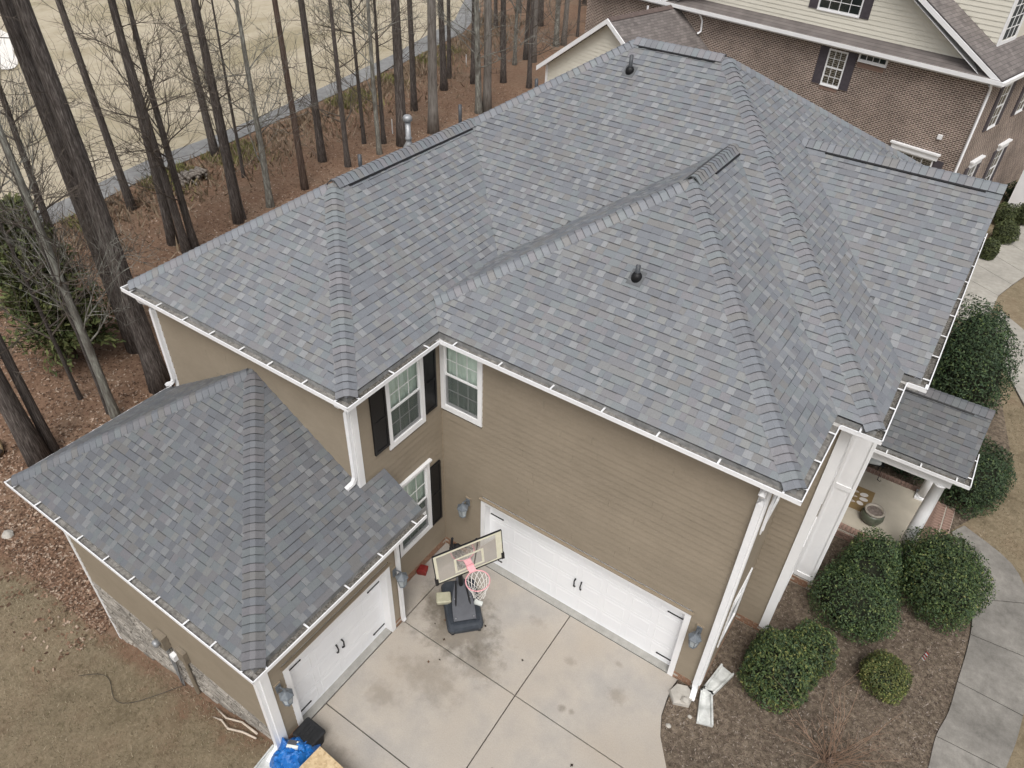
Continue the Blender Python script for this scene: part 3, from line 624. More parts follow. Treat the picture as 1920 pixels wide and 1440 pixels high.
gutter((xG1, yM0), (xM1, yM0), (0, 1), Ze, e0=0); gutter((xM1, yM0), (xM1, yF0), (-1, 0), Ze, M_debris, hang=.6, e1=0)
gutter((xM1, yF0), (xF1+.02, yF0), (0, 1), Ze, e0=0, soff=.1); gutter((xF1+.02, yF0), (xF1+.02, 2*yFr-yF0), (-1, 0), Ze, M_debris, hang=.85, soff=.1)
gutter((xS0, yS0), (xS1, yS0), (0, 1), Zs, soff=.2); gutter((xS1, yS0), (xS1, yS1), (-1, 0), Zs, M_debris, hang=.85, soff=.3, e1=0)
gutter((xS0, -2.3), (xS0, yS0), (1, 0), Zs, soff=.2, e0=0); gutter((xL0, yM1), (xL0, yL0), (1, 0), Ze, e0=0)
gutter((PX0-.02, PY0), (PX1+.03, PY0), (0, 1), PZ, M_debris, hang=.8, soff=.25, e0=0); gutter((PX1+.03, PY0), (PX1+.03, 7.15), (-1, 0), PZ, M_debris, hang=.6, soff=.1, e1=0)
# rake boards and gable ends
b = MB()
for yy0, yy1 in ((yF0+.15, yFr), (2*yFr-yF0-.15, yFr)):
    z0 = Ze+MP*.15; b.add([(xFk-.03, yy0, z0-.2), (xFk-.03, yy1, zF-.2), (xFk-.03, yy1, zF-.02), (xFk-.03, yy0, z0-.02), (xFk-.005, yy0, z0-.2), (xFk-.005, yy1, zF-.2), (xFk-.005, yy1, zF-.02), (xFk-.005, yy0, z0-.02)], [(0, 1, 2, 3), (4, 5, 6, 7), (0, 1, 5, 4), (3, 2, 6, 7)])
b.build('rake_board', M_white, house)
b = MB(); b.add([(7.9, yFw, 6.3), (7.9, 2*yFr-yFw, 6.3), (7.9, yFr, zF-.15)], [(0, 1, 2)]); b.build('gable_wall', M_white, house)
b = MB(); zp = PZ+MP*(PYR-PY0)
for s in (-1, 1):
    y0 = PYR+s*(PYR-PY0-.15); z0 = PZ+MP*.15; b.add([(PX1-.1-.03, y0, z0-.16), (PX1-.1-.03, PYR, zp-.16), (PX1-.1-.03, PYR, zp-.02), (PX1-.1-.03, y0, z0-.02), (PX1-.1-.004, y0, z0-.16), (PX1-.1-.004, PYR, zp-.16), (PX1-.1-.004, PYR, zp-.02), (PX1-.1-.004, y0, z0-.02)], [(0, 1, 2, 3), (4, 5, 6, 7), (0, 1, 5, 4), (3, 2, 6, 7)])
b.build('rake_board', M_white, house)
b = MB(); b.add([(9.72, PY0+.2, PZ-.1), (9.72, 2*PYR-PY0-.2, PZ-.1), (9.72, PYR, zp-.15)], [(0, 1, 2)]); b.build('porch_gable', M_white, house)
# siding: every lap board its own piece
def siding(o, u, L_, n, z0, z1, openings=(), m=M_siding, name='siding_board', exp=.165, joints=True, ends=None):
    M = frame((o[0], o[1], 0), u, n); z = z0; row = 0
    while z < z1-.01:
        h = min(exp, z1-z); segs = [(0., L_)]
        if ends: segs = [ends(z+h/2)]
        for (a, b_, c, d) in openings:
            if z+h*.6 > c and z+h*.4 < d:
                ns = []
                for s, t in segs:
                    if b_ <= s or a >= t: ns.append((s, t)); continue
                    if a > s: ns.append((s, a))
                    if b_ < t: ns.append((b_, t))
                segs = ns
        for s, t in segs:
            cuts = [s]
            if joints and t-s > 3.8: cuts.append(s+(t-s)*rs.uniform(.25, .75))
            cuts.append(t)
            for a, c in zip(cuts, cuts[1:]):
                if c-a < .03: continue
                j = .0015; zz = z+h+.015
                b = MB(); vs = [(a+j, -.01, z), (c-j, -.01, z), (c-j, .022, z), (a+j, .022, z), (a+j, -.01, zz), (c-j, -.01, zz), (c-j, .006, zz), (a+j, .006, zz)]
                b.add([M @ Vector(q) for q in vs], [(0, 1, 2, 3), (7, 6, 5, 4), (3, 2, 6, 7), (0, 3, 7, 4), (2, 1, 5, 6)]); b.build(name, m, house)
        z += exp; row += 1
TOPZ = Ze-.2
siding((0, 0), (1, 0, 0), 6.72, (0, -1, 0), .22, TOPZ, [(1.08, 6.16, 0, 2.28), (.03, 1.07, 4.43, 6.3)])
siding((0, -2.5), (0, 1, 0), 2.5, (1, 0, 0), .22, TOPZ, [(.86, 1.93, 4.43, 6.1), (.86, 1.97, 1.08, 3.25)], joints=False)
siding((-5.6, -2.5), (1, 0, 0), 5.6, (0, -1, 0), 3.3, TOPZ)
siding((.59, -5.8), (0, 1, 0), 3.5, (1, 0, 0), .22, Zs-.22, [(.40, 3.23, 0, 2.28)], joints=False)
siding((-5.6, -5.8), (1, 0, 0), 6.19, (0, -1, 0), .45, Zs-.22)
siding((6.72, 0), (0, 1, 0), 2.15, (1, 0, 0), .22, TOPZ, [(.55, 1.55, .9, 2.5), (.55, 1.55, 4.5, 6.0)], joints=False)
siding((6.72, 2.15), (1, 0, 0), .68, (0, -1, 0), .22, TOPZ, joints=False)
siding((7.4, 2.15), (0, 1, 0), 1.8, (1, 0, 0), .22, TOPZ, [(.35, 1.35, .8, 2.7), (.35, 1.35, 4.0, 5.9)], joints=False)
# plain hidden walls (sides and back), each one sheet of wall
for nm, bx in (('wall', (-5.61, -5.58, -2.5, 13.0, -2.3, 6.3)), ('wall', (-5.6, 7.4, 12.97, 13.0, -2.3, 6.3)), ('wall', (7.37, 7.4, 11.0, 13.0, 0, 6.3)), ('wall', (7.87, 7.9, 3.97, 11.0, 0, 6.3)), ('wall', (-5.61, -5.59, -5.78, -2.5, -2.3, 3.2)), ('wall', (.02, .57, -2.33, -2.31, 0, 3.2))):
    MB().box(*bx).build(nm, M_siding, house)
MB().box(7.41, 7.9, 3.95, 3.965, .25, TOPZ).build('white_return_wall', M_white, house)
b = MB(); b.box(7.44, 7.89, 3.925, 3.949, .28, .42); b.box(7.44, 7.5, 3.925, 3.949, .421, 6.2); b.box(7.83, 7.89, 3.925, 3.949, .421, 6.2); b.box(7.501, 7.829, 3.927, 3.949, 3.3, 3.42); b.build('pilaster_trim', M_white, house)
# stone facing and brick footings, stone by stone
back = MB(); back.box(-5.6, .58, -5.79, -5.76, -2.2, .46); foot = back.build('foundation', M_mortar, house)
z = .44
while z > -2.05:
    h = rs.uniform(.07, .13); x = -5.58
    while x < .42:
        wd = rs.uniform(.16, .5); x1 = min(x+wd, .45)
        if z > zt((x+x1)/2)-.1:
            pr = rs.uniform(.012, .05); b = MB(); y0 = -5.79-pr; e_ = .007
            vs = [(x+e_, -5.785, z-h+e_), (x1-e_, -5.785, z-h+e_), (x1-e_, -5.785, z-e_), (x+e_, -5.785, z-e_), (x+e_+.01, y0, z-h+e_+.008), (x1-e_-.012, y0-rs.uniform(0, .01), z-h+e_+.006), (x1-e_-.008, y0, z-e_-.01), (x+e_+.01, y0-rs.uniform(0, .01), z-e_-.006)]
            b.add(vs, [(4, 5, 6, 7), (0, 1, 5, 4), (1, 2, 6, 5), (2, 3, 7, 6), (3, 0, 4, 7)]); b.build('stone', M_stone, foot)
        x = x1
    z -= h
bm_ = MB().box(0, .195, -.012, .05, 0, .062).mesh('brick', M_brick)
def brickrow(o, u, L_, n, rows):
    M = frame((o[0], o[1], 0), u, n)
    MB().box(0, L_, -.04, -.004, -.05, rows*.073, M).build('mortar_bed', M_mortar, house)
    for k in range(rows):
        x = -.1 if k % 2 else 0
        while x < L_-.06:
            if x >= -.01 and x+.195 <= L_+.02:
                link('brick', bm_, foot, M @ Matrix.Translation((x, -.045+rs.uniform(0, .004), k*.073+.006)))
            x += .205
for a in (((0, -.02), (1, 0, 0), 1.08, (0, -1, 0)), ((6.16, -.02), (1, 0, 0), .58, (0, -1, 0)), ((.02, -2.3), (0, 1, 0), 2.28, (1, 0, 0)), ((.61, -5.8), (0, 1, 0), .42, (1, 0, 0)), ((.61, -2.57), (0, 1, 0), .27, (1, 0, 0)), ((6.74, 0), (0, 1, 0), 2.1, (1, 0, 0)), ((6.74, 2.13), (1, 0, 0), .66, (0, -1, 0)), ((7.42, 2.15), (0, 1, 0), 1.8, (1, 0, 0)), ((7.42, 3.93), (1, 0, 0), .5, (0, -1, 0))): brickrow(*a, 3)
# windows
def window(o, u, n, u0, u1, z0, z1, tw=.105, sill=True, name='window', cols=3, drip=False):
    M = frame((o[0], o[1], 0), u, n); b = MB(); a = .02
    b.box(u0, u0+tw, -.06, .045, z0, z1, M); b.box(u1-tw, u1, -.06, .045, z0, z1, M); b.box(u0+tw, u1-tw, -.06, .043, z1-tw, z1, M); b.box(u0+tw, u1-tw, -.06, .043, z0, z0+tw*1.25, M)
    if drip: b.box(u0-.04, u1+.04, -.02, .09, z1+.001, z1+.05, M)
    wo = b.build(name, M_white, house)
    ua, ub, za, zb = u0+tw, u1-tw, z0+tw*1.25, z1-tw; zm = (za+zb)/2; f = .035
    for lo, (s0, s1) in ((0, (zm, zb)), (1, (za, zm))):
        y = .0 if not lo else -.028
        b = MB(); b.box(ua, ua+f, y-.02, y+.015, s0, s1, M); b.box(ub-f, ub, y-.02, y+.015, s0, s1, M); b.box(ua+f, ub-f, y-.02, y+.014, s1-f, s1, M); b.box(ua+f, ub-f, y-.02, y+.016, s0, s0+f*1.2, M); b.build('sash', M_white, wo)
        for i in range(1, cols):
            x = ua+f+(ub-ua-2*f)*i/cols; b = MB(); b.box(x-.007, x+.007, y-.006, y+.004, s0+f, s1-f, M); b.build('muntin', M_white, wo)
        zq = (s0+s1)/2; b = MB(); b.box(ua+f, ub-f, y-.005, y+.003, zq-.007, zq+.007, M); b.build('muntin', M_white, wo)
        b = MB(); b.add([M @ Vector(q) for q in ((ua+f, y-.008, s0+f), (ub-f, y-.008, s0+f), (ub-f, y-.008, s1-f), (ua+f, y-.008, s1-f))], [(0, 3, 2, 1) if M.determinant() > 0 else (0, 1, 2, 3)]); b.build('pane', M_glass, wo)
        if lo: b = MB(); b.add([M @ Vector(q) for q in ((ua+.01, .012, s0+.01), (ub-.01, .012, s0+.01), (ub-.01, .012, s1-.01), (ua+.01, .012, s1-.01))], [(0, 1, 2, 3)]); b.build('insect_screen', M_screen, wo)
    b = MB(); N = 24
    for i in range(N+1):
        x = ua+(ub-ua)*i/N; y = -.075+.014*math.sin(i*1.9)
        b.v += [tuple(M @ Vector((x, y, za))), tuple(M @ Vector((x, y, zb)))]
    b.f = [(2*i, 2*i+2, 2*i+3, 2*i+1) for i in range(N)]; b.t = [None]*N; b.build('curtain', M_curt, wo)
    b = MB(); b.box(ua-.02, ub+.02, -.30, -.25, za-.02, zb+.02, M); b.build('room_back', M_dark, wo)
    return wo
W1 = ((0, 0), (1, 0, 0), (0, -1, 0)); W2 = ((0, -2.5), (0, 1, 0), (1, 0, 0))
window(*W1, .03, 1.08, 4.43, 6.26); window(*W2, .85, 1.94, 4.43, 6.2); lowwin = window(*W2, .85, 1.98, 1.08, 3.24, drip=True)
window((6.72, 0), (0, 1, 0), (1, 0, 0), .55, 1.55, .9, 2.5); window((6.72, 0), (0, 1, 0), (1, 0, 0), .55, 1.55, 4.5, 6.0)
window((7.4, 2.15), (0, 1, 0), (1, 0, 0), .35, 1.35, .8, 2.7); window((7.4, 2.15), (0, 1, 0), (1, 0, 0), .35, 1.35, 4.0, 5.9)
def shutter(o, u, n, u0, u1, z0, z1):
    M = frame((o[0], o[1], 0), u, n); b = MB(); b.box(u0, u1, .024, .05, z0, z1, M); s = b.build('shutter', M_black, house)
    f = .05
    b = MB(); b.box(u0, u0+f, .05, .062, z0, z1, M); b.box(u1-f, u1, .05, .062, z0, z1, M); b.box(u0+f, u1-f, .05, .061, z0, z0+.07, M); b.box(u0+f, u1-f, .05, .061, z1-.07, z1, M); b.box(u0+f, u1-f, .05, .061, (z0+z1)/2-.04, (z0+z1)/2+.04, M); b.build('shutter_rail', M_black, s)
shutter(*W2, .44, .84, 4.6, 6.1); shutter(*W2, 1.95, 2.30, 4.6, 6.1); shutter(*W2, 1.99, 2.33, 1.12, 3.0); shutter(*W2, .44, .84, 1.12, 3.0)
# garage doors
def garage(o, u, n, u0, u1, H, ncol, apron):
    M = frame((o[0], o[1], 0), u, n); tw = .12; b = MB(); d = -.17
    b.box(u0, u0+tw, d-.02, .035, 0, H-.12, M); b.box(u1-tw, u1, d-.02, .035, 0, H-.12, M); b.box(u0, u1, d-.02, .034, H-.12, H, M); b.build('garage_door_trim', M_white, house)
    b = MB(); b.box(u0-.03, u1+.03, -.0, .075, H+.001, H+.025, M); b.build('drip_cap', M_tantrim, house)
    ua, ub = u0+tw, u1-tw; h = H-.12; b = MB()
    for k in range(4):
        z0, z1 = h*k/4, h*(k+1)/4; b.box(ua, ub, d-.03, d, z0+.004, z1-.004, M); b.box(ua, ub, d-.03, d-.006, z1-.004, z1+.004, M)
    b.box(ua, ub, d-.03, d+.004, 0, .03, M)
    dr = b.build('garage_door', M_door, house)
    cw = (ub-ua)/ncol
    for k in range(4):
        z0, z1 = h*k/4, h*(k+1)/4
        for i in range(ncol):
            a, c = ua+cw*i+.06, ua+cw*(i+1)-.06; p0, p1 = z0+.09, z1-.09; b = MB(); e_ = .018
            vs = [(a, d+.0005, p0), (c, d+.0005, p0), (c, d+.0005, p1), (a, d+.0005, p1), (a+e_, d+.006, p0+e_), (c-e_, d+.006, p0+e_), (c-e_, d+.006, p1-e_), (a+e_, d+.006, p1-e_), (a+2*e_, d+.002, p0+2*e_), (c-2*e_, d+.002, p0+2*e_), (c-2*e_, d+.002, p1-2*e_), (a+2*e_, d+.002, p1-2*e_)]
            fs = [(i_, (i_+1) % 4, 4+(i_+1) % 4, 4+i_) for i_ in range(4)]+[(4+i_, 4+(i_+1) % 4, 8+(i_+1) % 4, 8+i_) for i_ in range(4)]+[(8, 9, 10, 11)]
            b.add([M @ Vector(q) for q in vs], fs); b.build('panel', M_door, dr)
    for zz in (1.72, .2):
        for a, c in ((ua+.03, ua+.36), (ub-.36, ub-.03)):
            b = MB(); lft = a < (u0+u1)/2; tip = c if lft else a; b.box(a, c, d+.004, d+.018, zz-.014, zz+.014, M)
            b.tube([M @ Vector((tip, d+.008, zz-.0)), M @ Vector((tip+(.03 if lft else -.03), d+.012, zz))], [.026, .008], 6); b.build('strap_hinge', M_iron, dr)
    for s in (-1, 1):
        x = (u0+u1)/2+s*.075; b = MB(); b.tube([M @ Vector(q) for q in ((x, d+.01, 1.12), (x+s*.01, d+.06, 1.07), (x, d+.065, .98), (x+s*.01, d+.06, .9), (x, d+.01, .84))], [.02, .014, .016, .014, .024], 6); b.build('door_handle', M_iron, dr)
garage(*W1, 1.08, 6.16, 2.28, 8, 0); garage((.59, -5.8), (0, 1, 0), (1, 0, 0), .40, 3.23, 2.28, 4, 0)
# corner boards and downspouts
def cboard(x0, x1, y0, y1, z0, z1, m=M_white): MB().box(x0, x1, y0, y1, z0, z1).build('corner_board', m, house)
cboard(6.59, 6.745, -.035, 0, .22, TOPZ); cboard(6.72, 6.752, .001, .13, .22, TOPZ)
cboard(-.12, .03, -2.535, -2.5, 3.9, TOPZ); cboard(.0, .034, -2.499, -2.38, 3.4, TOPZ)
cboard(-5.635, -5.5, -2.535, -2.5, 2.9, TOPZ); cboard(-5.635, -5.53, -5.835, -5.8, -1.95, Zs-.2); cboard(.47, .625, -5.845, -5.8, -.02, Zs-.2); cboard(.59, .626, -5.799, -5.68, -.02, Zs-.2)
cboard(7.26, 7.435, 2.1, 2.15, .2, TOPZ); cboard(7.4, 7.438, 2.151, 2.28, .2, TOPZ)
cboard(0, .028, -.03, 0, .22, TOPZ, M_tantrim); cboard(.5, .622, -2.37, -2.3, .22, Zs-.2, M_tantrim)
def spout(pts, wd=.085, dp=.065, m=M_gut):
    b = MB(); pts = [Vector(q) for q in pts]; rings = []
    for i, q in enumerate(pts):
        d = (pts[min(i+1, len(pts)-1)]-pts[max(i-1, 0)]).normalized(); return_ = None
        a = Vector((-d.y, d.x, 0)); a = a.normalized() if a.length > .2 else spout.side; c = d.cross(a).normalized()
        rings.append([q+a*s*wd/2+c*t*dp/2 for s, t in ((-1, -1), (1, -1), (1, 1), (-1, 1))])
    vs = [q for r_ in rings for q in r_]; n = len(pts)
    b.add(vs, [(i*4+k, i*4+(k+1) % 4, i*4+4+(k+1) % 4, i*4+4+k) for i in range(n-1) for k in range(4)]+[(3, 2, 1, 0), tuple((n-1)*4+k for k in range(4))]); return b.build('downspout', m, house)
spout.side = Vector((1, 0, 0))
spout([(6.66, -.33, Ze-.1), (6.66, -.30, Ze-.28), (6.66, -.08, Ze-.5), (6.66, -.075, Ze-.7), (6.66, -.075, .25), (6.68, -.10, .14), (6.72, -.32, .05)], .11, .085)
spout([(-.03, -2.78, Ze-.1), (-.03, -2.74, Ze-.22), (-.03, -2.58, Ze-.34), (-.03, -2.575, Ze-.5), (-.03, -2.575, 4.42), (-.05, -2.62, 4.28), (-.08, -2.78, 4.22)])
spout([(-5.57, -2.78, Ze-.1), (-5.57, -2.74, Ze-.25), (-5.57, -2.58, Ze-.4), (-5.57, -2.575, Ze-.55), (-5.57, -2.575, 4.15), (-5.62, -2.6, 4.03), (-5.78, -2.66, 3.95)])
spout([(.55, -6.1, Zs-.1), (.55, -6.06, Zs-.25), (.55, -5.89, Zs-.4), (.55, -5.885, Zs-.55), (.55, -5.885, .22), (.56, -5.93, .1), (.6, -6.2, .03)], .1, .08)
spout.side = Vector((0, 1, 0))
spout([(1.0, -2.36, Zs-.1), (.97, -2.36, Zs-.2), (.68, -2.36, Zs-.42), (.665, -2.36, Zs-.6), (.665, -2.36, .22), (.69, -2.36, .12)])
spout([(7.0, .18, Ze-.1), (6.95, .18, Ze-.25), (6.80, .18, Ze-.4), (6.795, .18, Ze-.9), (6.795, .2, 5.0)], .06, .05)
# roof penetrations
def pipe(x, y, z, h=.3, boot=True):
    b = MB(); b.lathe([(.045, -.1), (.045, h), (.035, h), (.035, h-.03)], (x, y, z), 10); p = b.build('vent_pipe', M_lead, roof_o, True)
    if boot:
        b = MB(); b.lathe([(.10, -.06), (.095, .06), (.075, .10), (.05, .12)], (x, y, z), 14); b.build('pipe_boot', M_vent, p, True)
        q = math.sqrt(1+MP*MP); M = Matrix((Vector((1, 0, 0)), Vector((0, 1, MP))/q, Vector((0, -MP, 1))/q)).transposed().to_4x4(); M.translation = (x, y, z)
        b = MB(); b.box(-.14, .14, -.16, .16, .008, .016, M); b.build('flashing', M_deck, p)
pipe(3.19, 1.73, roofz(3.19, 1.73), .26); pipe(.16, 6.8, roofz(.16, 6.8), .36)
pipe(-4.1, 6.05, roofz(-4.1, 6.05), .62, False); pipe(-3.05, 8.0, roofz(-3.05, 8.0), .35, False); pipe(-3.9, 2.15, roofz(-3.9, 2.15), .42, False)
fx, fy = -3.95, 3.85; fz = roofz(fx, fy)
b = MB(); b.lathe([(.14, -.1), (.13, .12), (.065, .24), (.065, .28), (.08, .30), (.08, .34), (.065, .36), (.065, .70)], (fx, fy, fz), 16); fl = b.build('flue', M_galv, roof_o, True)
b = MB(); b.lathe([(.07, .72), (.11, .74), (.11, .82), (.08, .86), (.02, .88)], (fx, fy, fz), 18); b.build('flue_cap', M_galv, fl, True)
# porch
b = MB(); b.box(7.9, 9.85, 6.0, 8.75, -.05, .28); b.build('porch_base', M_mortar, house)
b = MB(); b.box(7.9, 9.72, 6.22, 8.53, .281, .305); pf = b.build('porch_floor', M_porch, house)
rb = MB().box(.006, .094, 0, .2, 0, .07).mesh('brick', M_brickrow)
for y0 in (6.01, 8.54):
    for i in range(18): link('brick', rb, pf, Matrix.Translation((7.92+i*.1, y0+rs.uniform(-.004, .004), .245+rs.uniform(0, .004))))
rb2 = MB().box(0, .2, .006, .094, 0, .07).mesh('brick', M_brickrow)
for i in range(23): link('brick', rb2, pf, Matrix.Translation((9.73, 6.23+i*.1, .245)))
bf = MB().box(0, .195, -.02, .02, 0, .062).mesh('brick', M_brickrow)
for k in range(3):
    for i in range(9): link('brick', bf, pf, Matrix.Translation((7.93+i*.205+(-.1 if k % 2 else 0)*(i > 0), 5.995, .02+k*.073)))
    for i in range(13): link('brick', bf, pf, Matrix.Translation((9.855, 6.05+i*.205, .02+k*.073)) @ Matrix.Rotation(R(90), 4, 'Z'))
st = MB(); st.box(9.9, 10.35, 7.3, 8.7, -.05, .14); sto = st.build('porch_step', M_mortar, house)
for j in range(2):
    for i in range(13): link('brick', rb, sto, Matrix.Translation((9.92+i*.0, 7.31+i*.105, .09)) @ Matrix.Rotation(0, 4, 'Z') @ Matrix.Translation((j*.22, 0, 0)) @ Matrix.Scale(2.1, 4, (1, 0, 0)) @ Matrix.Scale(.48, 4, (0, 1, 0)))
for cx, cy in ((9.45, 6.2), (9.5, 8.42)):
    b = MB(); b.lathe([(.145, .37), (.145, .9), (.14, 1.8), (.125, 2.65), (.15, 2.67), (.15, 2.72)], (cx, cy, 0), 24); c = b.build('porch_column', M_white, house, True)
    b = MB(); b.box(cx-.18, cx+.18, cy-.18, cy+.18, .30, .355); b.lathe([(.17, .355), (.175, .375), (.15, .40)], (cx, cy, 0), 20); b.build('column_base', M_white, c)
b = MB(); b.box(7.9, 9.65, 6.08, 6.32, 2.73, PZ-.21); b.box(7.9, 9.65, 8.3, 8.54, 2.73, PZ-.21); b.box(9.4, 9.64, 6.33, 8.29, 2.735, PZ-.212); b.build('porch_beam', M_white, house)
b = MB(); b.box(7.9, 9.7, 6.33, 8.29, 2.9, 2.93); b.build('porch_ceiling', M_white, house)
b = MB(); b.box(7.901, 7.93, 6.9, 7.9, .31, 2.4); fd = b.build('front_door', M_iron, house)
for z0, z1 in ((.45, 1.1), (1.25, 2.25)):
    for y0 in (7.0, 7.45): MB().box(7.93, 7.942, y0, y0+.35, z0, z1).build('panel', M_iron, fd)
# electric meter group on the stone side
M3 = frame((0, -5.8, 0), (1, 0, 0), (0, -1, 0))
b = MB(); b.box(-2.98, -2.66, .022, .16, .46, .86, M3); mb = b.build('meter_box', M_meter, house)
b = MB(); b.lathe([(.09, 0), (.09, .08), (.07, .11), (.02, .12)], (0, 0, 0), 14, M3 @ Matrix.Translation((-2.82, .16, .68)) @ Matrix.Rotation(R(-90), 4, 'X')); b.build('meter_dial', M_galv, mb, True)
b = MB(); b.box(-2.28, -2.02, .022, .12, .50, .86, M3); b.build('service_box', M_meter, house)
b = MB(); b.box(-2.56, -2.42, .06, .16, .28, .44, M3); b.build('cable_box', M_white, house)
b = MB(); b.tube([M3 @ Vector(q) for q in ((-2.16, .07, .5), (-2.16, .07, -.78))], .045, 8); b.build('conduit', M_meter, house)
for dx in (-.1, 0, .08): MB().tube([M3 @ Vector(q) for q in ((-2.8+dx, .06, .46), (-2.78+dx, .07, -.1), (-2.7+dx*.6, .1, -.95))], .014, 5).build('conduit', M_galv, house)
# ------------------------------------------------------------------ THE NEIGHBOUR'S HOUSE (local frame at its gutter corner)
NB = thing('brick_house', 'brown brick neighbouring house with cream gable siding and white eaves', 'house', (6.88, 24.26, 0), R(-13.1))
def nb(b, name, m, parent=NB, smooth=False): return b.build(name, m, parent, smooth)
NE = 6.9; WY = .45
b = MB(); b.add([(-21, WY, -3.5), (-.4, WY, -3.5), (-.4, WY, NE-.12), (-21, WY, NE-.12)], [(0, 1, 2, 3)]); nbw = nb(b, 'brick_wall', M_nbx)
b = MB(); b.add([(-.4, WY, -.2), (-.4, 13, -.2), (-.4, 13, NE-.12), (-.4, WY, NE-.12)], [(0, 1, 2, 3)]); nb(b, 'brick_wall', M_nby)
b = MB(); b.box(-20.5, .0, .0, .12, NE-.12, NE); b.box(-20.5, .0, .0, .03, NE, NE+.03); b.box(-20.5, -.02, .12, WY-.01, NE-.17, NE-.12); b.box(-20.5, -.02, WY-.05, WY-.001, NE-.27, NE-.171); nb(b, 'cornice', M_white)
b = MB(); b.box(-.001, .12, .0, 13, NE-.12, NE+.004); b.box(-.40, -.001, .5, 13, NE-.172, NE-.122); nb(b, 'cornice', M_white)
# pent roof, gable wall in lap boards, rakes, main roof
GP = .58; peak = -8.0; GY = .62; GW = NE+.36
b = MB(); b.add([(-15.9, .03, NE+.02), (-.02, .03, NE+.02), (-.5, GY, GW), (-15.5, GY, GW)], [(0, 1, 2, 3)]); nb(b, 'pent_roof', M_nroof)
b = MB(); b.add([(-.02, .1, NE+.05), (-.02, 13, NE+.05), (peak, 13, NE+.05-GP*peak), (peak, .1, NE+.05-GP*peak)], [(0, 1, 2, 3)]); b.add([(-.02, .1, NE-.05), (-.02, 13, NE-.05), (peak, 13, NE-.05-GP*peak), (peak, .1, NE-.05-GP*peak)], [(3, 2, 1, 0)]); nb(b, 'main_roof', M_nroof)
b = MB(); b.add([(-15.98, .1, NE+.05), (peak, .1, NE+.05-GP*peak), (peak, 13, NE+.05-GP*peak), (-15.98, 13, NE+.05)], [(0, 1, 2, 3)]); nb(b, 'main_roof', M_nroof)
for s in (1, -1):
    b = MB(); x0 = -.05 if s == 1 else -15.95; z0 = NE+.03; zk = NE+.03+GP*7.95
    b.add([(x0, .06, z0-.2), (peak, .06, zk-.2), (peak, .06, zk), (x0, .06, z0), (x0, .098, z0-.2), (peak, .098, zk-.2), (peak, .098, zk), (x0, .098, z0)], [(0, 1, 2, 3), (7, 6, 5, 4), (3, 2, 6, 7), (0, 4, 5, 1)])
    b.add([(x0-.3*s, .1, z0-.19-.1), (peak, .1, zk-.21), (peak, GY, zk-.21), (x0-.3*s, GY, z0-.19-.1)], [(0, 1, 2, 3)])
    nb(b, 'rake_board', M_white)
gy = MB().box(-.01, 0, GY+.05, GY+.06, GW, GW+.01); gwo = nb(gy, 'gable_wall', M_nsid)
z = GW-.06; opn = (-8.35, -5.95, 7.85, 10)
while z < 11.2:
    x1 = -(z+.2-NE-.02+.1)/GP-.0; x0 = -16-x1; segs = [(x0, x1)] if not (z+.1 > opn[2] and z < opn[3]) else [(x0, opn[0]), (opn[1], x1)]
    for a, c in segs:
        if c-a > .1:
            b = MB(); b.add([(a, GY-.02, z), (c+.13, GY-.02, z), (c-.2, GY, z+.19), (a, GY, z+.19), (a, GY+.02, z), (c+.13, GY+.02, z)], [(0, 1, 2, 3), (0, 4, 5, 1)]); nb(b, 'siding_board', M_nsid, gwo)
    z += .175
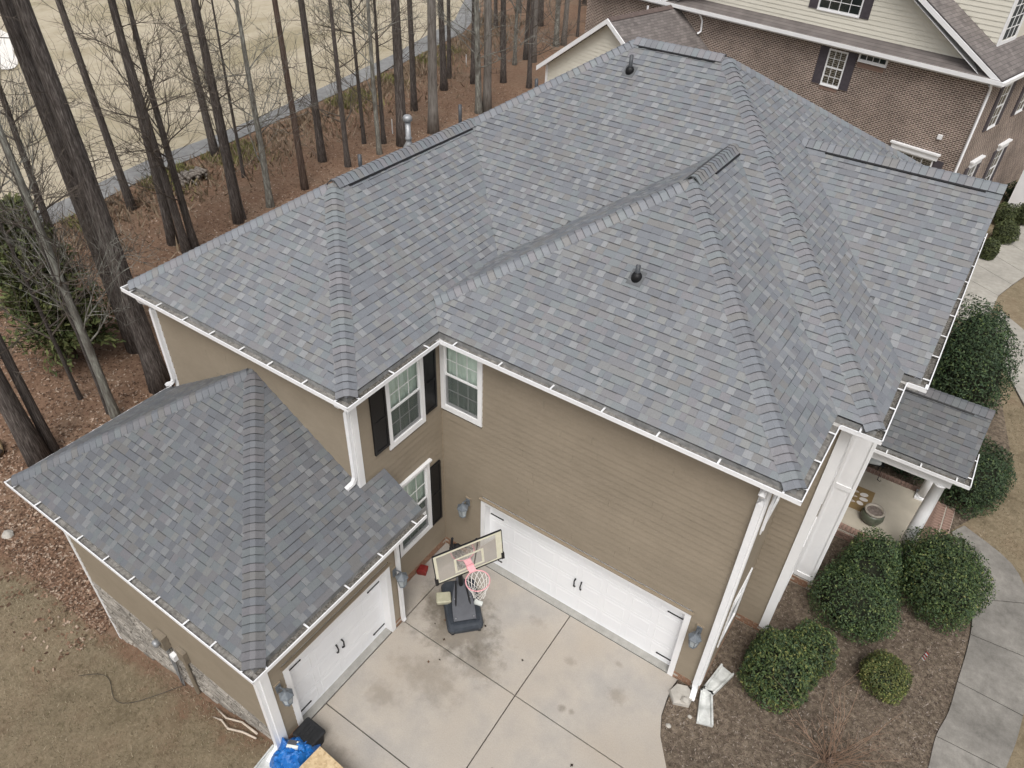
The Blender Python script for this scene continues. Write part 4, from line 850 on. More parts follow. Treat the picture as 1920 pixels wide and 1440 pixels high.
def nwin(x0, x1, z0, z1, y, cols=3, blind=True, hdr=False, shut=None, ax='x', name='window', split=True):
    """window on the long wall (ax x) or the front wall (ax y)"""
    M = frame((0, y, 0), (1, 0, 0), (0, -1, 0)) if ax == 'x' else frame((-.4, 0, 0), (0, 1, 0), (1, 0, 0))
    b = MB(); t = .06; b.box(x0, x0+t, -.05, .03, z0, z1, M); b.box(x1-t, x1, -.05, .03, z0, z1, M); b.box(x0+t, x1-t, -.05, .029, z1-t, z1, M); b.box(x0, x1, -.05, .05, z0-.05, z0-.001, M); b.box(x0+t, x1-t, -.05, .028, z0, z0+t, M)
    o = nb(b, name, M_white); zm = (z0+z1)/2; a, c = x0+t, x1-t
    if split: b = MB(); b.box(a, c, -.02, .026, zm-.03, zm+.03, M); nb(b, 'sash_rail', M_white, o)
    for i in range(1, cols): xx = a+(c-a)*i/cols; b = MB(); b.box(xx-.011, xx+.011, -.02, .012, z0+t, z1-t, M); nb(b, 'muntin', M_white, o)
    for zz in ((zm+z1)/2, (zm+z0)/2) if split else (): b = MB(); b.box(a, c, -.02, .011, zz-.011, zz+.011, M); nb(b, 'muntin', M_white, o)
    b = MB(); b.add([M @ Vector(q) for q in ((a, .002, z0+t), (c, .002, z0+t), (c, .002, z1-t), (a, .002, z1-t))], [(0, 1, 2, 3)]); nb(b, 'pane', M_glass, o)
    b = MB(); b.box(a, c, -.03, -.025, z0+t, z1-t, M); nb(b, 'room', M_dark, o)
    if blind:
        zz = z1-t-.05
        while zz > z0+t: b = MB(); b.box(a, c, -.02, -.012, zz, zz+.026, M); nb(b, 'blind_slat', M_cloth, o); zz -= .062
    if hdr:
        b = MB(); b.box(x0-.12, x1+.12, .001, .10, z1+.005, z1+.22, M); b.box(x0-.18, x1+.18, .001, .17, z1+.221, z1+.29, M); nb(b, 'lintel', M_white, o)
    if shut:
        for p, q in ((x0-shut, x0-.01), (x1+.01, x1+shut)):
            b = MB(); b.box(p, q, .001, .04, z0-.03, z1+.03, M); s = nb(b, 'shutter', M_nshut); b = MB(); b.box(p+.06, q-.06, .0405, .048, z0+.06, zm-.05, M); nb(b, 'shutter_panel', M_nshut, s); b = MB(); b.box(p+.06, q-.06, .0405, .048, zm+.05, z1-.06, M); nb(b, 'shutter_panel', M_nshut, s)
    return o
nwin(-6.97, -6.10, 5.12, 6.56, WY-.002, shut=.40); nwin(-5.62, -4.40, 6.40, 6.71, WY-.06, cols=4, blind=False, split=False)
nwin(-3.0, -1.3, 1.9, 3.45, WY-.002, cols=4, blind=False, hdr=True, shut=.4)
b = MB(); b.box(-1.5, -1.33, WY-.1, WY-.001, 4.3, 4.47); nb(b, 'alarm_box', M_white)
nwin(-8.1, -6.2, 7.9, 9.4, GY-.0, cols=4, blind=False, shut=.4)
nwin(2.2, 3.1, 4.6, 6.3, 0, cols=2, ax='y', shut=.4); nwin(2.2, 3.1, 1.2, 3.0, 0, cols=2, ax='y', hdr=True, shut=.4); nwin(5.3, 6.2, 1.2, 3.0, 0, cols=2, ax='y', hdr=True, shut=.4); nwin(5.3, 6.2, 4.6, 6.3, 0, cols=2, ax='y', shut=.4)
# soldier bricks under the sills
sb = MB().box(.004, .062, -.012, .02, 0, .19).mesh('brick', M_brickrow)
for x0, x1, z in ((-6.97, -6.10, 4.92), (-5.62, -4.40, 6.12)):
    for i in range(int((x1-x0)/.068)): link('brick', sb, nbw, Matrix.Translation((x0+i*.068, WY-.004, z)))
for pts in (((-.32, .05, NE-.1), (-.34, .3, NE-.35), (-.36, WY-.05, NE-.55), (-.36, WY-.05, .1)), ((-13.6, .06, NE-.1), (-13.6, .3, NE-.3), (-13.55, WY-.05, NE-.5), (-13.52, WY-.05, 5.95), (-13.6, WY-.2, 5.85))):
    b = MB(); b.tube(pts, .055, 4); nb(b, 'downspout', M_gut)
# dormer over the front slope
b = MB(); b.add([(-1.2, 2.0, 7.4), (-1.2, 5.2, 7.4), (-1.2, 5.2, 10), (-1.2, 2.0, 10)], [(0, 1, 2, 3)]); b.add([(-1.2, 2.0, 7.4), (-6.5, 2.0, 10.4), (-1.2, 2.0, 10.0)], [(0, 1, 2)]); dm = nb(b, 'dormer', M_nsid)
for i in range(14):
    z = 7.55+i*.18; xb = -1.2-(z-7.55)/GP
    b = MB(); b.add([(-1.2, 1.975, z), (xb, 1.975, z), (xb, 1.995, z+.19), (-1.2, 1.995, z+.19), (-1.2, 1.998, z), (xb, 1.998, z)], [(0, 1, 2, 3), (0, 4, 5, 1)]); nb(b, 'siding_board', M_nsid, dm)
b = MB(); b.box(-1.21, -1.16, 1.97, 2.25, 7.5, 10); b.box(-1.21, -1.165, 2.25, 3.9, 7.5, 7.75); b.box(-1.21, -1.165, 3.7, 3.9, 7.75, 10); nb(b, 'dormer_trim', M_white, dm)
b = MB(); b.box(-1.19, -1.18, 2.3, 3.65, 7.8, 10); nb(b, 'pane', M_dark, dm)
for i in range(1, 3): b = MB(); b.box(-1.178, -1.16, 2.25+.48*i-.015, 2.25+.48*i+.015, 7.8, 10); nb(b, 'muntin', M_white, dm)
for z in (8.2, 8.6, 9.0, 9.4): b = MB(); b.box(-1.178, -1.161, 2.3, 3.65, z-.015, z+.015); nb(b, 'muntin', M_white, dm)
# garage wing: lower gabled block towards us
wx, wz, wy, WP = -15.2, 6.82, -4.6, .69
b = MB(); b.add([(wx, wy, wz), (wx, WY, wz), (wx+4.3, WY, wz-4.3*WP), (wx+4.3, wy, wz-4.3*WP)], [(0, 1, 2, 3)]); nb(b, 'wing_roof', M_nroof)
b = MB(); b.add([(wx, wy, wz), (wx-4.3, wy, wz-4.3*WP), (wx-4.3, 8, wz-4.3*WP), (wx, 8, wz)], [(0, 1, 2, 3)]); nb(b, 'wing_roof', M_nroof)
for s in (1, -1):
    b = MB(); b.add([(wx, wy-.02, wz-.22), (wx+s*4.35, wy-.02, wz-4.35*WP-.22), (wx+s*4.35, wy-.02, wz-4.35*WP), (wx, wy-.02, wz), (wx, wy+.02, wz-.22), (wx+s*4.35, wy+.02, wz-4.35*WP-.22), (wx+s*4.35, wy+.02, wz-4.35*WP+.01), (wx, wy+.02, wz+.01)], [(0, 1, 2, 3), (3, 2, 6, 7), (0, 4, 5, 1), (1, 5, 6, 2)])
    b.add([(wx, wy, wz-.14), (wx+s*4.3, wy, wz-4.3*WP-.14), (wx+s*4.3, wy+.4, wz-4.3*WP-.14), (wx, wy+.4, wz-.14)], [(0, 1, 2, 3)]); nb(b, 'rake_board', M_white)
b = MB(); b.box(wx-4.0, wx+4.0, wy+.39, wy+.4, -3.5, wz-4.0*WP); ww = nb(b, 'wing_wall', M_nsid)
z = 2.2
while z < wz-.3:
    hw = min(3.95, (wz-.16-z-.1)/WP); b = MB(); b.add([(wx-hw-.1, wy+.365, z), (wx+hw+.1, wy+.365, z), (wx+hw-.12, wy+.385, z+.185), (wx-hw+.12, wy+.385, z+.185), (wx-hw-.1, wy+.39, z), (wx+hw+.1, wy+.39, z)], [(0, 1, 2, 3), (0, 4, 5, 1)]); nb(b, 'siding_board', M_nsid, ww); z += .175
b = MB(); b.box(wx-4.02, wx-3.88, wy+.33, wy+.364, -3.5, wz-4.0*WP-.1); nb(b, 'corner_board', M_white)
b = MB(); b.add([(wx-.2, wy+.1, wz-.09), (wx, wy+.1, wz+.05), (wx+.2, wy+.1, wz-.09), (wx-.2, WY, wz-.09), (wx, WY, wz+.05), (wx+.2, WY, wz-.09)], [(0, 1, 4, 3), (1, 2, 5, 4), (0, 2, 1)]); nb(b, 'wing_ridge', mat('brown_ridge', [(.085, .062, .055), (.13, .10, .09)], 7, .85))
b = MB(); b.lathe([(.05, -.2), (.05, .28), (.06, .3)], (wx-.6, -1.0, wz-.3), 8); nb(b, 'vent_pipe', M_white)
# dark pier by its front entrance
b = MB(); b.box(.5, 1.2, 7.4, 8.1, -.2, 2.6); nb(b, 'entry_column', M_white)
# ------------------------------------------------------------------ WALL LANTERNS
def lantern(o, n, z, label):
    n = Vector(n); u = Vector((n.y, -n.x, 0)); M = frame((o[0], o[1], z), u, n)
    t = thing('wall_lantern', label, 'lantern', group='wall lanterns beside the garage doors')
    t.location = M.translation; t.rotation_euler = M.to_euler(); I = Matrix()
    MB().box(-.075, .075, .02, .045, -.12, .14).build('mounting_block', M_tantrim, t)
    MB().box(-.055, .055, .045, .06, -.09, .11).build('back_plate', M_lant, t)
    MB().tube([(0, .05, .05), (0, .13, .13), (0, .22, .16), (0, .25, .10)], .016, 6).build('arm', M_lant, t)
    b = MB(); b.lathe([(.012, .17), (.02, .14), (.03, .11), (.135, .02), (.14, 0), (.12, -.01)], (0, .25, 0), 6); b.build('cap', M_lant, t)
    b = MB(); b.lathe([(.112, -.012), (.075, -.24)], (0, .25, 0), 6); b.build('glass_body', M_lantg, t)
    b = MB(); b.lathe([(.085, -.24), (.085, -.265), (.03, -.30), (.012, -.34)], (0, .25, 0), 6); b.build('base_cup', M_lant, t)
    for k in range(6):
        a = 6.28318*k/6; b = MB(); b.tube([(.115*math.cos(a), .25+.115*math.sin(a), -.01), (.08*math.cos(a), .25+.08*math.sin(a), -.245)], .007, 4); b.build('rib', M_lant, t)
lantern((.73, 0), (0, -1, 0), 1.95, 'blue-grey wall lantern between inside corner and the wide garage door')
lantern((6.38, 0), (0, -1, 0), 1.95, 'blue-grey wall lantern by the white downspout right of wide garage door')
lantern((.59, -5.58), (1, 0, 0), 1.9, 'grey wall lantern at front corner left of narrow garage door')
lantern((.59, -2.46), (1, 0, 0), 1.9, 'pale grey wall lantern right of narrow garage door beside thin downspout')
# ------------------------------------------------------------------ BASKETBALL HOOP
hd = Vector((.862, -.507, 0)); hu = Vector((-.507, -.862, 0)); HC = Vector((2.325, -2.115, 0))   # facing, along board, board centre
hoop = thing('basketball_hoop', 'portable basketball hoop with clear backboard, pink rim and dark wheeled base', 'basketball hoop', (1.42, -1.25, 0))
HM = Matrix((hu, hd, Vector((0, 0, 1)))).transposed().to_4x4(); HM.translation = HC
hoop.rotation_euler = HM.to_euler(); hoopinv = (Matrix.Translation(hoop.location) @ HM.to_3x3().to_4x4()).inverted()
TB = Matrix.Translation((1.49, -1.30, 0)) @ Matrix.Rotation(R(-13.7), 4, 'Z') @ Matrix.Translation((-1.403, 1.572, 0))
def hb(b, name, m, parent=None, smooth=False):
    T = hoopinv @ HM
    if name in ('backboard', 'board_frame', 'border_line', 'target_square', 'corner_pad', 'back_strut', 'rim', 'rim_bracket', 'net'): T = T @ Matrix.Translation((0, 0, 3.2)) @ Matrix.Rotation(.08, 4, 'Y') @ Matrix.Translation((0, 0, -3.2))
    if name in ('base_tank', 'base_rib', 'wheel', 'front_shield', 'bolt', 'brace'): T = hoopinv @ TB @ HM
    b.v = [tuple(T @ Vector(q)) for q in b.v]; return b.build(name, m, parent or hoop, smooth)
bw, z0, z1 = .685, 2.9, 3.72
b = MB(); b.add([(-bw, 0, z0), (bw, 0, z0), (bw, 0, z1), (-bw, 0, z1)], [(0, 1, 2, 3)]); bb_ = hb(b, 'backboard', M_acryl)
b = MB(); f = .035
b.box(-bw-.01, bw+.01, -.03, .008, z0-.03, z0); b.box(-bw-.01, bw+.01, -.025, .006, z1, z1+.015); b.box(-bw-.015, -bw, -.025, .006, z0, z1); b.box(bw, bw+.015, -.025, .006, z0, z1); hb(b, 'board_frame', M_iron, bb_)
b = MB(); f = .055; b.box(-bw, bw, .0005, .002, z1-f, z1); b.box(-bw, bw, .0005, .002, z0, z0+f*.6); b.box(-bw, -bw+f*2.2, .0005, .0018, z0+f*.6, z1-f); b.box(bw-f, bw, .0005, .0018, z0+f*.6, z1-f); hb(b, 'border_line', M_cream, bb_)
b = MB(); f = .045; sx, s0, s1 = .30, 2.99, 3.42; b.box(-sx, sx, .0005, .002, s1-f, s1); b.box(-sx, sx, .0005, .002, s0, s0+f); b.box(-sx, -sx+f, .0005, .0018, s0+f, s1-f); b.box(sx-f, sx, .0005, .0018, s0+f, s1-f); hb(b, 'target_square', M_cream, bb_)
for s in (-1, 1): b = MB(); b.box(s*bw-.03, s*bw+.03, -.04, .02, z0-.035, z0+.14); hb(b, 'corner_pad', M_iron, bb_)
b = MB()
for s in (-1, 1): b.box(s*.2-.02, s*.2+.02, -.05, -.013, z0, z1)
b.box(-.05, .05, -.05, -.013, 2.98, 3.3); hb(b, 'back_strut', M_iron)
# rim + net
RC = Vector((0, .15+.229, 3.05)); b = MB(); pts = [RC+Vector((.229*math.cos(6.28318*k/28), .229*math.sin(6.28318*k/28), 0)) for k in range(29)]; b.tube(pts, .012, 6, False); rim = hb(b, 'rim', M_pink, None, True)
b = MB(); b.box(-.07, .07, .002, .16, 3.035, 3.06); b.box(-.075, .075, .003, .014, 2.97, 3.08); hb(b, 'rim_bracket', M_pink, rim)
b = MB(); N = 12; lv = [(.229, 0), (.205, -.11), (.17, -.21), (.14, -.30), (.125, -.38), (.13, -.44)]
for k in range(N):
    for sg in (1, -1):
        pts = [RC+Vector((r_*math.cos(6.28318*(k+sg*.5*i)/N), r_*math.sin(6.28318*(k+sg*.5*i)/N), z)) for i, (r_, z) in enumerate(lv)]; b.tube(pts, .0065, 3, False)
hb(b, 'net', M_net, rim)
# pole, arms, base
PB = HM.inverted() @ TB @ HM @ Vector((0, -1.3, .2)); PT = Vector((0, -.62, 2.95))
b = MB(); b.tube([PB, PB+Vector((0, .05, .5)), PT], .052, 8); hb(b, 'pole', M_iron, None, True)
for sz, tz in ((2.55, 3.0), (2.9, 3.45)):
    for s in (-1, 1): b = MB(); t_ = (sz-.2)/2.75; q = PB.lerp(PT, t_); b.tube([q+Vector((s*.06, 0, 0)), Vector((s*.1, -.05, tz))], .022, 4); hb(b, 'arm', M_iron)
b = MB(); b.tube([PB.lerp(PT, .55)+Vector((0, -.06, 0)), Vector((0, -.95, 2.6)), Vector((0, -.9, 2.85))], .03, 6); hb(b, 'actuator', M_iron)
def loft(b, secs):
    n = len(secs[0]); o = [q for s in secs for q in s]
    b.add(o, [(i*n+k, i*n+(k+1) % n, (i+1)*n+(k+1) % n, (i+1)*n+k) for i in range(len(secs)-1) for k in range(n)]+[tuple(range(n-1, -1, -1)), tuple((len(secs)-1)*n+k for k in range(n))])
def rrect(x0, x1, y0, y1, z, r_, taper=0):
    out = []
    for cx, cy, a0 in ((x1-r_, y1-r_, 0), (x0+r_, y1-r_, 90), (x0+r_, y0+r_, 180), (x1-r_, y0+r_, 270)):
        for k in range(4): a = R(a0+30*k); out.append((cx+r_*math.cos(a), cy+r_*math.sin(a), z))
    return out
b = MB(); loft(b, [rrect(-.40, .40, -1.72, -.42, .02, .12), rrect(-.41, .41, -1.73, -.41, .12, .12), rrect(-.38, .38, -1.70, -.44, .20, .12), rrect(-.33, .33, -1.62, -.50, .215, .1)]); base = hb(b, 'base_tank', M_hbase, None, False)
for s in (-1, 1):
    b = MB(); b.box(s*.27-.045, s*.27+.045, -1.5, -.55, .216, .25); hb(b, 'base_rib', M_hbase, base)
    b = MB(); b.tube([(s*.3-.03, -.44, .05), (s*.3+.03, -.44, .05)], .05, 10); hb(b, 'wheel', M_rubber, base)
b = MB(); sh = []
for t_ in range(13):
    v = t_/12; wv = .25*(1-.72*max(0, v-.25)**1.8/.6); sh.append((v, wv))
top = [(-w_, -.55-.85*v, .30+.42*v) for v, w_ in sh]+[(w_, -.55-.85*v, .30+.42*v) for v, w_ in reversed(sh)]
n = len(top); b.add(top+[(x, y-.01, z-.03) for x, y, z in top], [tuple(range(n)), tuple(range(2*n-1, n-1, -1))]+[(i, n+i, n+(i+1) % n, (i+1) % n) for i in range(n)]); pl = hb(b, 'front_shield', M_hplate)
for x, v in ((-.2, .06), (.2, .06), (-.17, .5), (.17, .5)): b = MB(); b.lathe([(.018, 0), (.012, .012)], (x, -.55-.85*v, .303+.42*v), 8); hb(b, 'bolt', M_galv, pl)
for s in (-1, 1): b = MB(); b.tube([(s*.2, -.62, .22), (s*.1, -1.25, .8)], .02, 5); hb(b, 'brace', M_iron)
# things lying on and by the base
def rloc(x, y, z): return TB @ HM @ Vector((x, y, z))
q = rloc(.40, -1.2, .22); b = MB(); loft(b, [rrect(-.15, .15, -.12, .12, 0, .03), rrect(-.17, .17, -.14, .14, .1, .03), rrect(-.15, .15, -.12, .12, .13, .03)])
o = tag(b.build('plastic_tub', M_yellow), 'yellowed plastic tub resting on the left of the hoop base', 'tub'); o.location = q; o.rotation_euler = (0, .05, .75)
q = rloc(-.36, -.95, .25); b = MB(); loft(b, [rrect(-.10, .10, -.05, .05, 0, .01), rrect(-.10, .10, -.05, .05, .055, .01), rrect(-.092, .092, -.043, .043, .06, .01)])
o = tag(b.build('white_brick', M_cloth), 'small white brick on the hoop base below the net', 'brick'); o.location = q; o.rotation_euler = (0, 0, .3)
b = MB(); loft(b, [rrect(-.11, .11, -.1, .1, 0, .02), rrect(-.12, .12, -.11, .11, .12, .02), rrect(-.06, .06, -.08, .08, .17, .02)]); o = tag(b.build('red_box', M_red), 'small red plastic box at foot of wall under the lower window', 'box'); o.location = (.12, -1.05, 0); o.rotation_euler = (0, 0, .4)
cm = MB().lathe([(.03, 0), (.03, .16), (.018, .2), (.018, .26), (.024, .27)], (0, 0, 0), 8).mesh('canister', M_rubber, True)
for x, y, lb in ((.28, -.1, 'small black canister in the inside wall corner, nearest both walls'), (.36, -.12, 'small black canister in the wall corner, second along the garage wall'), (.3, -.2, 'small black canister in the wall corner, nearest the camera'), (.42, -.16, 'small black canister in the wall corner, farthest towards the wide garage door')):
    o = tag(link('canister', cm), lb, 'canister', 'canisters in the wall corner'); o.location = (x, y, .001)
# ------------------------------------------------------------------ TARP, BIN, OSB
t = thing('storage_bin', 'black lidded plastic bin beside narrow garage door near blue tarp', 'bin', (.95, -5.42, 0), .0)
b = MB(); loft(b, [rrect(-.2, .2, -.16, .16, 0, .04), rrect(-.23, .23, -.19, .19, .34, .05)]); b.build('tub', M_rubber, t)
b = MB(); loft(b, [rrect(-.25, .25, -.21, .21, .34, .04), rrect(-.25, .25, -.21, .21, .38, .04), rrect(-.22, .22, -.18, .18, .40, .04)]); b.build('lid', M_rubber, t)
for k in range(4): MB().box(-.16+.08*k, -.12+.08*k, -.14, .14, .4, .408).build('lid_rib', M_rubber, t)
rt = random.Random(21); b = MB(); NX, NY = 26, 22
for j in range(NY+1):
    for i in range(NX+1):
        u_, v_ = i/NX*2-1, j/NY*2-1; rr = max(abs(u_), abs(v_))**3
        hgt = .52*(1-rr*.9)+.07*abs(math.sin(u_*5+v_*3))+.06*abs(math.sin(v_*7-u_*4+1))-.05*abs(math.sin(u_*9-v_*6))+rt.uniform(-.02, .02)
        b.v.append((u_*.62+.05*math.sin(v_*5), v_*.5+.05*math.sin(u_*6+1), max(.01, hgt)))
b.f = [(j*(NX+1)+i, j*(NX+1)+i+1, (j+1)*(NX+1)+i+1, (j+1)*(NX+1)+i) for j in range(NY) for i in range(NX)]; b.t = [None]*len(b.f)
o = tag(b.build('tarp', M_tarp), 'crumpled bright blue tarp heaped beside the black bin', 'tarp'); o.location = (.98, -5.86, 0); o.rotation_euler = (0, 0, .5); o.scale = (.68, .75, .85)
t = thing('small_box', 'small grey and white box lying on the blue tarp', 'box', (.93, -5.78, .44), .45)
MB().box(-.11, .11, -.07, .07, 0, .07).build('carton', M_cloth, t); MB().box(-.108, .108, -.02, .068, .0701, .075).build('grey_top', M_hplate, t); MB().box(.06, .09, .03, .055, .0751, .079).build('sticker', M_cloth, t)
t = thing('osb_stack', 'stack of oriented strand board sheets at the bottom edge beside blue tarp', 'boards', (1.82, -6.06, 0), -.05)
for k in range(6): MB().box(-.45+.008*(k % 2), .75+.008*(k % 2), -.35, .5, .5+k*.0135, .5+k*.0135+.011).build('sheet', M_osb, t)
MB().box(-.4, .7, -.3, -.2, 0, .499).build('support', M_wood, t); MB().box(-.4, .7, .35, .45, 0, .499).build('support', M_wood, t)
b = MB(); loft(b, [rrect(-.15, .15, -.45, .45, 0, .02), rrect(-.15, .15, -.45, .45, .07, .02), rrect(-.13, .13, -.43, .43, .075, .02)]); b.box(-.15, -.12, -.45, .45, .075, .11); b.box(.12, .15, -.45, .45, .075, .11)
o = tag(b.build('splash_block', M_splash), 'long concrete splash block under the front corner downspout by blue tarp', 'splash block', 'concrete splash blocks'); o.location = (.62, -6.35, 0); o.rotation_euler = (0, 0, .1)
def splash(loc, rz, label):
    b = MB(); vs = []
    for y, wd in ((-.37, .12), (.37, .165)):
        vs += [(-wd, y, 0), (wd, y, 0), (wd, y, .10), (wd-.035, y, .10), (wd-.05, y, .045), (-wd+.05, y, .045), (-wd+.035, y, .10), (-wd, y, .10)]
    b.add(vs, [(i, (i+1) % 8, 8+(i+1) % 8, 8+i) for i in range(8)]+[tuple(range(7, -1, -1)), tuple(range(8, 16))]); b.box(-.12, .12, -.37, -.33, .046, .1)
    o = tag(b.build('splash_block', M_splash), label, 'splash block', 'concrete splash blocks'); o.location = loc; o.rotation_euler = (0, 0, rz)
splash((7.02, -.28, -.01), R(200), 'pale concrete splash block lying in mulch nearest the driveway edge'); splash((7.0, .42, -.01), R(-12), 'pale concrete splash block against the wall behind the white downspout')
def rockmesh(rx, ry, rz_, seed, n=10):
    r0 = random.Random(seed); b = MB(); rings = []
    for j in range(6):
        a = -.5+j/5*1.9; z = math.sin(min(a, 1.57)); rad = math.cos(min(max(a, -.4), 1.5)); rings.append([(rx*rad*math.cos(6.28*k/n)*r0.uniform(.8, 1.12), ry*rad*math.sin(6.28*k/n)*r0.uniform(.8, 1.12), rz_*z) for k in range(n)])
    loft(b, rings); return b
rk = MB(); pts = [(-.2, -.18), (.12, -.22), (.25, .02), (.12, .2), (-.1, .24), (-.27, .08)]; loft(rk, [[(x, y, 0) for x, y in pts], [(x*.98, y*.98, .09+.02*math.sin(x*9)) for x, y in pts], [(x*.9, y*.9, .11+.02*math.sin(y*9)) for x, y in pts]])
o = tag(rk.build('concrete_chunk', M_greyrock), 'broken slab of grey concrete between driveway edge and splash block', 'concrete'); o.location = (6.52, -.33, -.01); o.rotation_euler = (.05, -.04, .5)
for i, (x, y, s, lb) in enumerate(((6.62, -.42, .11, 'cream rock lying on the broken concrete slab'), (6.83, -.62, .05, 'small round stone between splash block and driveway curve'), (6.55, -1.05, .06, 'small pale stone at the driveway curve edge'))):
    o = tag(rockmesh(s, s*.8, s*.8, i+4).build('rock', M_greyrock), lb, 'rock'); o.location = (x, y, .09 if i == 0 else -.02)
# sticks and hose on the left lawn
for pts, lb in ((((-1.30, -6.10, 0), (-1.05, -6.06, 0), (-.75, -6.12, 0), (-.4, -6.02, 0), (-.02, -5.98, 0)), 'bare white stick lying on brown lawn, the one nearer the camera'), (((-1.42, -5.93, 0), (-1.0, -5.98, 0), (-.6, -5.88, 0), (-.08, -5.90, 0)), 'bare stick lying on brown lawn, the one against the house wall')):
    tag(MB().tube([(x, y, zt(x)+.02) for x, y, z in pts], [.012, .02, .022, .024, .02][:len(pts)], 6).build('stick', M_stick, smooth=True), lb, 'stick')
hp = []
for i in range(25):
    t_ = i/24; x = -5.4+t_*2.75; y = -7.0+.9*t_**2+.28*math.sin(t_*7.); hp.append((x, y, zt(x)+.012))
hp += [(-2.62, -5.95, zt(-2.6)+.1), (-2.66, -5.87, -.2), (-2.70, -5.86, .40)]
tag(MB().tube(hp, .008, 5).build('cable', M_hose, smooth=True), 'thin dark cable snaking over lawn from the meter box', 'cable')
# porch things
t = thing('planter', 'squat green glazed planter with tan rim on the porch', 'planter', (8.55, 6.72, .305)); b = MB(); b.lathe([(.15, 0), (.23, .06), (.28, .18), (.27, .30), (.22, .36)], (0, 0, 0), 24); b.build('pot', M_pot, t, True)
b = MB(); b.lathe([(.22, .35), (.25, .37), (.245, .41), (.20, .41), (.195, .36)], (0, 0, 0), 24); b.build('rim', M_potrim, t, True); b = MB(); b.lathe([(.196, .36), (.1, .375)], (0, 0, 0), 18); b.build('soil', M_soil, t)
t = thing('door_mat', 'brown door mat with white printed leaf shapes on the porch', 'mat', (8.15, 7.35, .3055), 0)
MB().box(-.28, .28, -.46, .46, 0, .014).build('pile', M_mat, t)
for x, y, rx, ry, a in ((.05, .2, .11, .075, .5), (.08, .02, .11, .07, .2), (.03, -.17, .09, .07, -.3)):
    b = MB(); b.add([(x+rx*math.cos(6.28*k/14)*math.cos(a)-ry*math.sin(6.28*k/14)*math.sin(a), y+rx*math.cos(6.28*k/14)*math.sin(a)+ry*math.sin(6.28*k/14)*math.cos(a), .0165) for k in range(14)], [tuple(range(14))]); b.build('print', M_print, t)
for y in (.22, .02, -.2):
    b = MB()
    for k in range(5): a = R(150+15*k); b.tube([(-.08, y, .016), (-.08+.11*math.cos(a), y+.09*math.sin(a), .016)], .006, 3)
    b.build('print', M_print, t)
t = thing('metal_stand', 'black metal scroll-footed stand holding white cushion on the porch', 'stand', (8.12, 8.45, .305), .3)
for x in (-.2, .2):
    for y in (-.15, .15): MB().tube([(x, y, 0), (x*.9, y*.9, .5)], .009, 5).build('leg', M_iron, t)
MB().tube([(.2, -.15, .02), (.26, -.2, .0), (.3, -.16, .0), (.27, -.12, .0)], .008, 5).build('scroll_foot', M_iron, t)
MB().box(-.22, .22, -.18, .18, .5, .52).build('seat', M_iron, t); b = MB(); loft(b, [rrect(-.2, .12, -.16, .16, .521, .05), rrect(-.21, .13, -.17, .17, .57, .05), rrect(-.17, .1, -.14, .14, .61, .05)]); b.build('cushion', M_cloth, t)
b = MB(); b.lathe([(.06, .521), (.08, .62), (.085, .66)], (.25, .05, 0), 12); b.build('cup', M_potrim, t)
t = thing('garden_flag', 'tiny striped flag on a stick leaning in the mulch bed', 'flag', (10.43, 3.37, -.02)); MB().tube([(0, 0, 0), (.05, .1, .45)], .006, 5).build('stick', M_iron, t)
b = MB()
for k in range(6): b.add([(.03+.003*k+.01*math.sin(k), .06+.01*k, .22+.035*k+dz) for dz in (0,)]+[(.10+.003*k, .02+.012*k, .20+.035*k), (.10+.003*k, .02+.012*k, .235+.035*k), (.03+.003*k, .06+.01*k, .255+.035*k)], [(0, 1, 2, 3)]); b.t[-1] = (.35, .03, .03) if k % 2 else (.6, .6, .6)
b.build('cloth', M_chip, t)
